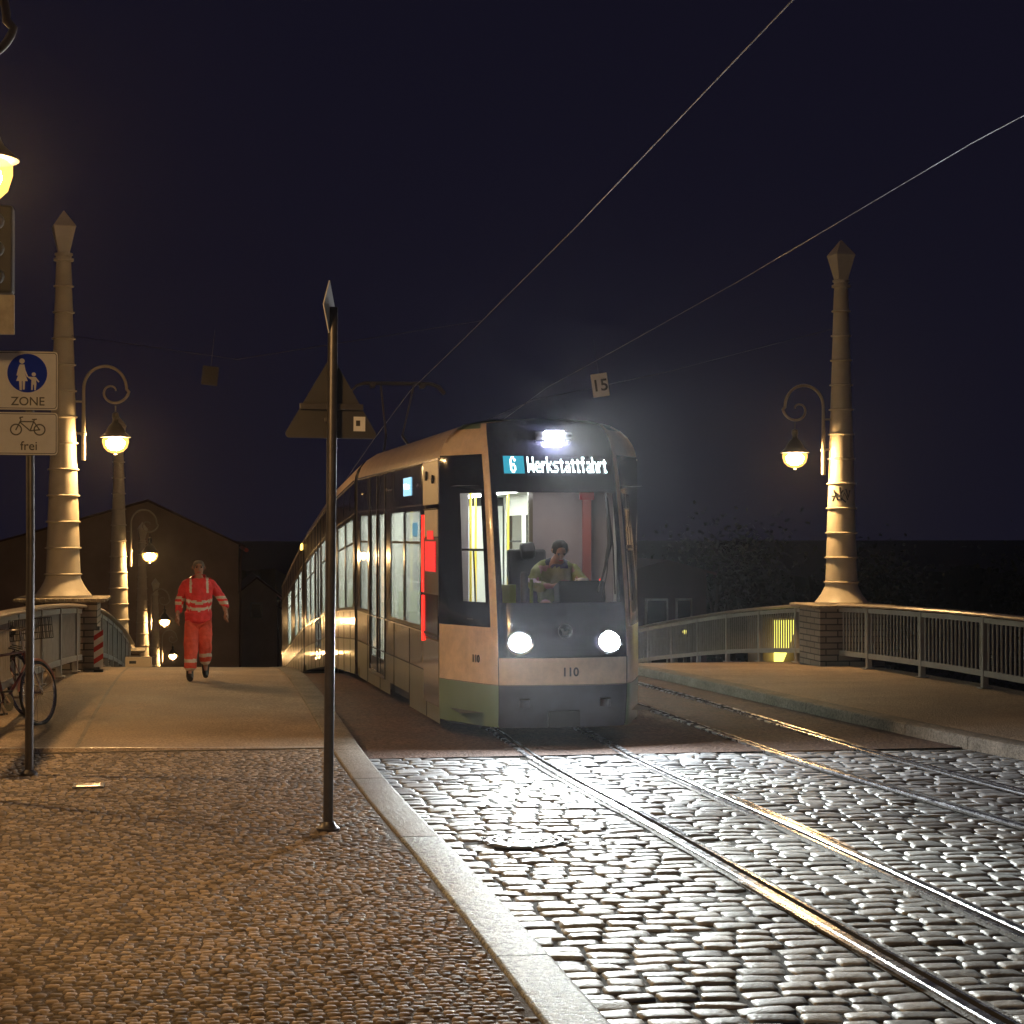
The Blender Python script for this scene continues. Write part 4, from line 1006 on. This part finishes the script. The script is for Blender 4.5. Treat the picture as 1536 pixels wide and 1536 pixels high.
ld = bpy.data.lights.new('top_beam','SPOT'); ld.energy = 3000; ld.color = (.93,1,.96); ld.spot_size = R(38); ld.spot_blend = .75; ld.shadow_soft_size = .06
lo = bpy.data.objects.new('top_beam', ld); COL.objects.link(lo); lo.parent = s1; lo.location = (c.x,c.y-.16,c.z-.01); lo.rotation_euler = Vector((.02,-1,-.235)).to_track_quat('-Z','Y').to_euler()
# destination display
def disp_quad(b, L0, L1, z0, z1, m, off): b.quad(S(L0,z0,off),S(L1,z0,off),S(L1,z1,off),S(L0,z1,off), m)
b = MB()
for k in range(6): disp_quad(b, -.60+k*.21, -.60+(k+1)*.21, 2.83,3.07, M['dark'], .006)
dp = b.build('destination_display', s1)
b = MB(); disp_quad(b, -.565,-.335,2.86,3.05,M['led_bg'],.010); b.build('route_field', dp)
FONT = {'W':["1...1","1...1","1...1","1.1.1","1.1.1","11.11","1...1"],'e':["....","....",".11.","1..1","1111","1...",".111"],'r':["...","...","1.1","11.","1..","1..","1.."],
 'k':["1...","1...","1..1","1.1.","11..","1.1.","1..1"],'s':["....","....",".111","1...",".11.","...1","111."],'t':["...",".1.","111",".1.",".1.",".1.",".11"],'a':["....","....",".11.","...1",".111","1..1",".111"],
 'f':[".11",".1.","111",".1.",".1.",".1.",".1."],'h':["1...","1...","111.","1..1","1..1","1..1","1..1"],'6':[".11.","1..1","1...","111.","1..1","1..1",".11."]}
def led_text(b, s_, L0, L1, z0, z1, m, off):
    cols = sum(len(FONT[c_][0])+1 for c_ in s_)-1; dw = (L1-L0)/cols; dh = (z1-z0)/7; x = 0
    for c_ in s_:
        for rr, row in enumerate(FONT[c_]):
            for q, ch in enumerate(row):
                if ch == '1': disp_quad(b, L0+(x+q-.02)*dw, L0+(x+q+1.02)*dw, z1-(rr+.96)*dh, z1-(rr+.04)*dh, m, off)
        x += len(FONT[c_][0])+1
b = MB(); led_text(b,'6',-.49,-.43,2.87,3.04,M['led_w'],.014); b.build('route_number', dp); b = MB(); led_text(b,'Werkstattfahrt',-.30,.61,2.87,3.04,M['led_w'],.014); b.build('display_text', dp)
# numbers and badge on the nose
c = S(.05,.775,.006); text('fleet_number','110',.125,c,(R(90)-.02,0,0),M['black'],s1,.001,bold=.003)
c = S(-1.12,.90,.010); e_ = S(-1.0,.9)-S(-1.24,.9); text('fleet_number','110',.11,c,(R(90),0,math.atan2(e_.y,e_.x)),M['black'],s1,.001,bold=.003)
b = MB(); c = S(0,1.20,.012); n=28; 
b.tube([(c.x+.075*math.cos(2*math.pi*k/n), c.y-.002+0*k, c.z+.075*math.sin(2*math.pi*k/n)) for k in range(n)], .005, M['pole'], 6, closed=True)
b.poly([(c.x-.02,c.y-.004,c.z-.045),(c.x+.05,c.y-.004,c.z-.045),(c.x+.02,c.y-.004,c.z-.02),(c.x+.045,c.y-.004,c.z-.005),(c.x+.03,c.y-.004,c.z+.015),(c.x-.005,c.y-.004,c.z-.005),(c.x-.02,c.y-.004,c.z+.03),(c.x-.055,c.y-.004,c.z+.03),(c.x-.035,c.y-.004,c.z)], M['pole'], .003)
b.build('badge', s1, smooth=True, angle=30)
b = MB(); c = S(-1.15,1.32,.006); c2_ = S(-1.28,1.32,.006); b.tube([c,c2_],.007,M['chrome'],6); b.build('side_marking', s1)
# seams on nose
b = MB()
b.tube([S(-.73,z_,.003) for z_ in (.22,.4,.6,.8,.93)], .005, M['rubber'], 6); b.tube([S(.73,z_,.003) for z_ in (.22,.4,.6,.8,.93)], .005, M['rubber'], 6)
for zz in (.645,): b.tube([S(l,zz,.002) for l in Lf], .003, M['rubber'], 6)
b.tube([S(l,.93,.002) for l in Lf if abs(l)<.74], .004, M['rubber'], 6)
for q in (-1,1): b.tube([S(q*.45,.42,.004),S(q*.45,.50,.004)], .06, M['bumper'], 12)
b.box(S(-.02,.30,.03),(.34,.08,.16), M['rubber'])
b.build('nose_seams', s1, smooth=True)
# front door beside the cab: glass leaf, red strip, red panel
dy0, dy1 = 1.32, 2.40
b = MB(); b.box((-1.152,(dy0+dy1)/2,.68),(.012,dy1-dy0,.72), M['creamlow']); b.box((-1.156,(dy0+dy1)/2,1.30),(.012,dy1-dy0-.06,.50), M['dark'])
b.box((-1.153,(dy0+dy1)/2,2.80),(.02,dy1-dy0,.50), M['mast']); b.box((-1.156,(dy0+dy1)/2,2.50),(.022,dy1-dy0-.12,.02), M['rubber'])
b.box((-1.153,(dy0+dy1)/2-.03,2.34),(.02,dy1-dy0-.16,.30), M['mast'])
b.box((-1.153,(dy0+dy1)/2,1.75),(.01,dy1-dy0,.86), M['darkm']); b.box((-1.158,(dy0+dy1)/2,1.10),(.014,dy1-dy0,.03), M['rubber'])
dr = b.build('front_door', s1, bevel=.006)
b = MB(); b.tube([(-1.165,dy1-.02,1.0),(-1.165,dy1-.02,1.52)], .018, M['redled'], 8); b.tube([(-1.165,dy1-.02,1.56),(-1.165,dy1-.02,2.44)], .018, M['redled'], 8); b.build('red_light_strip', dr)
b = MB(); b.box((-1.162,(dy0+dy1)/2,1.97),(.01,.74,.34), M['redpan']); b.box((-1.162,(dy0+dy1)/2,2.21),(.01,.44,.10), M['redpan']); b.build('red_panel', dr)
for (yy, zz, rr) in ((1.60,2.83,.05),(2.06,2.88,.055)):
    b = MB(); b.lathe([(.001,-.03),(rr,-.02),(rr,.0)], M['rubber'], 14, (-1.17,yy,zz), axis='X'); b.build('camera_pod', dr, smooth=True)
# side destination displays
b = MB(); b.box((-1.154,3.7,2.80),(.012,.62,.22), M['led_dim']); d2 = b.build('side_display', s1)
t_ = text('display_text','Werkstatt',.10,(-1.165,3.7,2.80),(R(90),0,R(-90)),M['led_w'],d2,.001,sx=1.0)
b = MB(); b.box((-1.128,3.2,2.28),(.012,.42,.16), M['led_dim']); b.build('window_notice', s1)
for yy in (2.78,5.4,8.0): 
    b = MB(); b.lathe([(.001,-.03),(.03,-.02),(.03,0)], M['chrome'], 12, (-1.16,yy,2.80), axis='X'); b.build('marker_lamp', s1)
# cab interior
b = MB(); b.quad((.10,2.15,.34),(1.135,2.15,.34),(1.135,2.15,2.78),(.10,2.15,2.78), M['partition']); b.box((.08,2.15,1.6),(.05,.06,2.4), M['creamlow']); b.quad((-1.08,1.7,.34),(-.66,2.15,.34),(-.66,2.15,2.78),(-1.08,1.7,2.78), M['partition'])
b.quad((-1.05,.7,2.74),(-1.05,2.2,2.74),(1.05,2.2,2.74),(1.05,.7,2.74), M['partition'])
b.build('cab_partition', s1)
b = MB(); b.box((.74,2.05,2.0),(.10,.05,1.5), mat('red_lit_post',(.55,.16,.13),.4)); b.box((.74,2.05,2.66),(.17,.06,.09), M['redp']); b.build('red_lit_post', s1)  # partition edge, the red LED reflection put into its colour
b = MB()
b.box((.0,.62,1.33),(1.36,.56,.16), M['dash']); b.box((-.45,.62,1.43),(.56,.50,.05), M['dash_lit']); b.box((.30,.62,1.56),(.52,.30,.26), M['navy'], rx=R(-14)); b.box((.0,.42,1.43),(.9,.10,.04), M['dash'], rx=R(10)); b.build('dashboard', s1, bevel=.02)
b = MB(); b.lathe([(.045,0),(.045,.34),(.03,.36)], M['seatd'], 12, (-.30,.72,1.45)); b.build('flask', s1, smooth=True)
b = MB(); b.lathe([(.018,0),(.02,.02),(.02,.28)], M['seatg'], 10, (-.20,.8,1.45)); b.box((-.44,.9,1.56),(.16,.05,.22), M['seatg']); b.build('green_handle', s1, smooth=True)
b = MB(); b.box((.10,1.72,1.15),(.5,.48,.12), M['seatd']); b.box((-.02,1.86,1.62),(.46,.10,.86), M['seatd'], rx=R(-8)); b.tube([(-.10,1.84,2.02),(.06,1.84,2.04)], .10, M['seatd'], 12); b.box((.10,1.72,.75),(.2,.2,.8), M['seatd']); b.build('driver_seat', s1, bevel=.03)
b = MB(); b.box((.58,.75,1.72),(.03,.02,.022), M['redled']); b.build('warning_light', s1)
ld = bpy.data.lights.new('cab_light','AREA'); ld.energy = 3.6; ld.size = .5; ld.color = (1,.93,.9); lo = bpy.data.objects.new('cab_light', ld); COL.objects.link(lo); lo.parent = s1; lo.location = (.25,1.45,2.70); lo.rotation_euler = (R(10),0,0)
# wiper
b = MB(); w1 = [S(.56,2.64,.03),S(.565,2.4,.03),S(.56,2.12,.035)]; b.tube(w1, [.016,.018,.03], M['rubber'], 8); b.tube([S(.56,2.12,.04),S(.48,1.85,.03),S(.38,1.60,.03)], [.03,.014,.010], M['rubber'], 8)
b.tube([S(.58,2.60,.02),S(.60,2.1,.02),S(.585,1.58,.02)], .008, M['rubber'], 6); b.tube([S(.545,2.10,.03),S(.50,1.80,.03),S(.42,1.54,.03)], .006, M['rubber'], 6); b.build('wiper', s1, smooth=True)
# pantograph
b = MB(); pz = 3.5; zt = 4.72-zr(35.0)+.02
b.box((0,4.4,3.56),(1.2,1.3,.05), M['darkm'])
for sg in (-1,1): b.tube([(sg*.35,3.9,3.6),(sg*.15,5.2,4.25)], .022, M['wire'], 8); b.tube([(sg*.15,5.2,4.25),(sg*.30,4.6,zt)], .018, M['wire'], 8)
b.build('pantograph', s2, smooth=True)
b = MB()
for dy in (-.12,.12): b.tube([(-.86,4.6+dy,zt-.16),(-.74,4.6+dy,zt-.03),(-.6,4.6+dy,zt+.02),(.6,4.6+dy,zt+.02),(.74,4.6+dy,zt-.03),(.86,4.6+dy,zt-.16)], .018, M['wire'], 8)
b.box((-.45,4.6,zt-.02),(.08,.3,.07),M['wire']); b.box((.45,4.6,zt-.02),(.08,.3,.07),M['wire']); b.build('pantograph_head', s2, smooth=True)
for (y, l_) in ():
    b = MB(); b.box((0,y,3.56),(1.1,l_,.20), M['darkm']); b.build('roof_box', s1, bevel=.03)

# driver in the cab, bent over the dashboard
dv = thing('person', 'tram driver with dark hair in a yellow high visibility jacket, bent over the dashboard', 'person', (TX+.13, TY+1.38, zr(20)+.62))
J = [(0,.10,.83,(.13,.11)),(0,.04,1.0,(.13,.10)),(.0,-.06,1.18,(.15,.10)),(.01,-.14,1.30,(.07,.06)),(.01,-.20,1.35,(.05,.05)),(.01,-.27,1.375,(.068,.080)),(.01,-.32,1.42,(.070,.088)),(.01,-.33,1.475,(.045,.06)),
     (-.18,-.06,1.22,.05),(-.27,-.20,1.02,.04),(-.09,-.38,1.02,.03),(.18,-.06,1.22,.05),(.29,-.20,1.04,.04),(.12,-.40,1.05,.03),
     (-.10,.02,.79,.08),(-.14,-.32,.81,.06),(-.14,-.36,.40,.045),(-.14,-.46,.25,.035),(.10,.02,.79,.08),(.14,-.32,.81,.06),(.14,-.36,.40,.045),(.14,-.46,.25,.035)]
body = skin_mesh('body', J, [(0,1),(1,2),(2,3),(3,4),(4,5),(5,6),(6,7),(2,8),(8,9),(9,10),(2,11),(11,12),(12,13),(0,14),(14,15),(15,16),(16,17),(0,18),(18,19),(19,20),(20,21)], M['skin'], dv)
fb = MB(); head_parts(fb, (.01,-.305,1.405), (.02,-1,-.75), (0,-.65,1)); merge_into(body, fb)
merge_into(body, hand_tubes((-.09,-.38,1.02),(1,-.4,.05),(0,0,1))); merge_into(body, hand_tubes((.12,-.40,1.05),(-1,-.4,.02),(0,0,1)))
jk = skin_mesh('jacket', [(0,.10,.76,(.19,.15)),(0,.05,.95,(.19,.14)),(0,-.05,1.14,(.195,.135)),(.01,-.16,1.31,(.105,.095)),(-.19,-.05,1.19,.088),(-.28,-.17,1.02,.078),(-.14,-.33,1.0,.058),(.19,-.05,1.19,.088),(.30,-.17,1.04,.078),(.18,-.36,1.03,.058)],
     [(0,1),(1,2),(2,3),(2,4),(4,5),(5,6),(2,7),(7,8),(8,9)], M['hivis'], dv, sub=3, root=1)
paint(jk, [lambda c: abs(c.x)>.20 and 1.06<c.z<1.10], M['reflect']); paint(jk, [lambda c: abs(c.x)<.12 and c.z>1.22], M['navy']); rumple(jk,.035,.09)
skin_mesh('trousers', [(0,.10,.75,(.16,.13)),(-.10,.0,.74,.10),(-.14,-.30,.76,.085),(-.14,-.34,.37,.065),(.10,.0,.74,.10),(.14,-.30,.76,.085),(.14,-.34,.37,.065)], [(0,1),(1,2),(2,3),(0,4),(4,5),(5,6)], M['navy'], dv)
hr = MB(); hr.lathe([(.001,.078),(.05,.070),(.082,.038),(.092,-.01),(.088,-.05),(.06,-.07)], M['hair'], 16); o = hr.build('hair', dv, smooth=True); o.location=(.01,-.285,1.445); o.rotation_euler=(R(26),0,0)

# ------------------------------------------------------------------ overhead wires
def cable(name, pts, rr, label, group=None):
    b = MB(); p0 = Vector(pts[0]); b.tube([Vector(p)-p0 for p in pts], rr, M['wire'], 6); o = b.build(name, smooth=True); o.location = p0
    return tag(o, label, 'wire', group)
cable('contact_wire', [(4.1,-4,6.9),(4.0,6,6.25),(3.93,12,5.88),(3.85,20,5.42),(3.75,28,5.02),(3.72,34.9,4.76),(3.7,42,4.22),(3.7,50.8,3.5),(3.7,64,2.0),(3.7,80,-.2)], .0055, 'overhead contact wire rising from the pantograph past the top of the picture', 'tram contact wires')
cable('contact_wire', [(7.6,6,6.45),(6.9,12,5.85),(6.5,15.7,5.58),(6.25,22,5.2),(6.05,28,4.92),(5.95,33.3,4.73),(5.9,40,4.3),(5.9,52,3.2),(5.9,70,1.2)], .005, 'overhead contact wire running over the tram roof light to the right edge', 'tram contact wires')
cable('span_wire', [(RB+.1,30.9,5.6),(8.0,33.0,5.0),(6.0,35,4.62),(4.6,40,4.0)], .006, 'thin dim wire sloping down from the right lamp mast towards the tram')
cable('span_wire', [(LB+.1,31,5.3),(.5,28.6,4.75),(3.75,26,5.1)], .005, 'thin dim wire sagging from the left lamp mast to the contact wire')

# ------------------------------------------------------------------ far background
def px2w(px, py, d):   # picture point (1536 grid) at depth d -> world
    X = (px-768)/2900*d; Z = 2.3+(790-py)/2900*d; return (X*math.cos(ALPHA)+d*math.sin(ALPHA), -X*math.sin(ALPHA)+d*math.cos(ALPHA), Z)
def house(label, cx_, t, ql, qr, dep, zb, ze, za_, wins, gut=True, name='house', wm='wall'):
    """gable front facing the camera. zb base, ze eaves, za_ apex"""
    r = thing(name, label, 'house', (cx_, t, zb)); H = ze-zb; A = za_-zb
    b = MB(); b.add([(-ql,0,0),(qr,0,0),(qr,0,H),(0,0,A),(-ql,0,H),(-ql,dep,0),(qr,dep,0),(qr,dep,H),(0,dep,A),(-ql,dep,H)], [(0,1,2,3,4),(9,8,7,6,5),(1,6,7,2),(5,0,4,9)], M[wm]); b.build('wall', r)
    b = MB(); 
    for sg in (-1,1):
        q = ql if sg<0 else qr
        b.add([(sg*(q+.4),-.35,H-.2*(A-H)/q*1.0),(0,-.35,A+.05),(0,dep+.35,A+.05),(sg*(q+.4),dep+.35,H-.2*(A-H)/q)], [(0,1,2,3)], M['roof'])
        b.add([(sg*(q+.4),-.35,H-.2*(A-H)/q-.12),(0,-.35,A-.1),(0,-.35,A+.05),(sg*(q+.4),-.35,H-.2*(A-H)/q)], [(0,1,2,3)], M['roof'])
    b.build('roof', r)
    q = qr
    if gut:
        b = MB(); b.tube([(q+.45,-.4,H-.35),(q+.45,dep,H-.35)], .12, M['redp'], 8); b.tube([(q+.2,-.2,H-.4),(q+.1,-.12,H-1.0),(q+.1,-.12,.2)], .07, M['roof'], 8); b.build('gutter', r, smooth=True)
    for (x, z, ww, hh) in wins:
        b = MB(); b.box((x,-.03,z),(ww+.2,.08,hh+.2), M['slab']); f = b.build('window', r); b = MB(); b.box((x,-.08,z),(ww,.02,hh), M['winp']); b.build('pane', f)
    return r
def at_px(px, d): p = px2w(px, 790, d); return p[0], p[1]
x_, y_ = at_px(222, 110); house('broad dim gabled house behind the worker and the left lamps', x_, y_, 8.8, 5.1, 14, -9, 1.3, 3.8, [])
x_, y_ = at_px(385, 126); house('small dim gabled house between the broad gable and the tram', x_, y_, 1.2, 1.3, 12, -9, -2.1, -1.0, [(0,5.8,.6,.9)])
x_, y_ = at_px(402, 140); house('low roof farthest back, just left of the tram tail', x_, y_, 1.2, 2.2, 10, -9, -4.3, -3.1, [], False)
x_, y_ = at_px(1000, 90); house('dim pale building with tall dark windows right of the tram front', x_, y_, 1.9, 1.9, 10, -9, .2, .7, [(-.5,7.0,.9,1.7),(.8,7.0,.6,1.7),(-.5,4.4,.9,1.7),(.8,4.4,.6,1.7)], False, wm='roof')
b = MB(); pts = []; n = 160
for k in range(n+1):
    a_ = R(-34+68*k/n); d_ = 260+random.uniform(-6,6); h_ = -4.2+1.2*math.sin(k*.19)+1.2*math.sin(k*.53+1)+random.uniform(-.5,.5); pts.append((d_*math.sin(a_), d_*math.cos(a_), h_))
for p, q in zip(pts[:-1], pts[1:]):
    b.quad((p[0],p[1],-9),(q[0],q[1],-9),q,p,M['leaf']); b.quad(p,q,(q[0]*1.2,q[1]*1.2,q[2]-2),(p[0]*1.2,p[1]*1.2,p[2]-2),M['leaf'])
struct(b.build('far_hills'))
# shed behind the railing; lamplight on its wall put in as a glowing panel
r = thing('glow_shed', 'yellow glowing panel for lamplight on a wall, seen through the railing left of the right brick pillar', 'shed', (11.85, 37.5, -2.45))
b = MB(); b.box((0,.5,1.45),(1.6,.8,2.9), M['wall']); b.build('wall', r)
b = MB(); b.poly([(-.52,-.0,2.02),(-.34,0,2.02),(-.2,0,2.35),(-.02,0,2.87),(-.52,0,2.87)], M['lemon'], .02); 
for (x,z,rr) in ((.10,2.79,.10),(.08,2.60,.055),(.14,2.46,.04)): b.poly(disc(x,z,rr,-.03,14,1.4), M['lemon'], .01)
b.build('glow_panel', r)
# far lamps
def far_lamp(label, x, y, z, rr, col=M['lemon']):
    r = thing('distant_lamp', label, 'lamp', (x,y,-9), 0, 'distant yellow lamps')
    b = MB(); b.tube([(0,0,0),(0,0,z+9-rr)], .07, M['pole'], 8); b.build('post', r, smooth=True)
    b = MB(); b.lathe([(rr*math.sin(a_*math.pi/10)+.001, -rr*math.cos(a_*math.pi/10)) for a_ in range(11)], mat('lamp_globe_%d'%int(x*10), (.8,.8,.5), emit=(.95,.82,.18), es=6), 14, (0,0,z+9)); b.build('globe', r, smooth=True)
for (px, py, d, rr, lb) in ((946,941,78,.16,'round yellow distant lamp just right of the tram, above the railing end'),(1027,948,80,.09,'faint small distant lamp seen through the far railing, third from the tram'),(964,989,76,.10,'pale distant lamp low beside the right headlight glare')):
    x_, y_, z_ = px2w(px, py, d); far_lamp(lb, x_, y_, z_, rr)
# trees on the far bank
def tree(label, x, y, zb, h, cr, n=2600):
    r = thing('tree', label, 'tree', (x,y,zb), 0, 'dark trees on the far bank')
    b = MB(); b.tube([(0,0,0),(.1,0,h*.3),(-.1,.1,h*.6),(0,0,h*.9)], [.35,.28,.16,.04], M['bark'], 8)
    cl = []
    for k in range(13):
        a_ = random.uniform(0,6.28); rr = cr*random.uniform(.2,.8); z = h*random.uniform(.38,.95); e = (rr*math.cos(a_)*(1.15-z/h*.6), rr*math.sin(a_)*(1.15-z/h*.6), z); cl.append(e)
        b.tube([(0,0,z*.6),(e[0]*.5,e[1]*.5,z*.85),e], [.12,.07,.03], M['bark'], 5)
    b.build('trunk', r, smooth=True)
    b = MB()
    for k in range(int(n*1.6)):
        e = random.choice(cl); g = Vector((random.gauss(0,1),random.gauss(0,1),random.gauss(0,.8)))*cr*.24; p = Vector(e)+g
        u = Vector((random.uniform(-1,1),random.uniform(-1,1),random.uniform(-1,1))).normalized()*random.uniform(.08,.17); v = u.cross(Vector((random.uniform(-1,1),random.uniform(-1,1),1))).normalized()*u.length*.7
        b.quad(p-u-v*.3,p+u*.2-v,p+u,p-u*.1+v, M['leaf'])
    b.build('crown', r)
tree('dark broad tree between the tram and the right lamp mast', 25, 92, -9, 10.5, 4.5)
tree('dark tree directly behind the right lamp mast', 30, 84, -9, 9.8, 4.2)
tree('low dark tree right of the right lamp mast', 37, 80, -9, 9.5, 4.5)

# ------------------------------------------------------------------ haze: one even box of air, added for the glow round the lamps
b = MB(); b.box((0,0,0),(170,190,32), M['soil']); hz = b.build('haze'); hz.location = (5, 75, 6)
hz.data.materials.clear(); m = bpy.data.materials.new('haze_air'); m.use_nodes = True; nt = m.node_tree
for n in list(nt.nodes): nt.nodes.remove(n)
o_ = nt.nodes.new('ShaderNodeOutputMaterial'); pv = nt.nodes.new('ShaderNodeVolumePrincipled'); pv.inputs['Density'].default_value = HAZE; pv.inputs['Color'].default_value = (.9,.9,.95,1); pv.inputs['Anisotropy'].default_value = .925
nt.links.new(pv.outputs[0], o_.inputs['Volume']); hz.data.materials.append(m); hz['kind'] = 'stuff'
if HAZE == 0: bpy.data.objects.remove(hz)
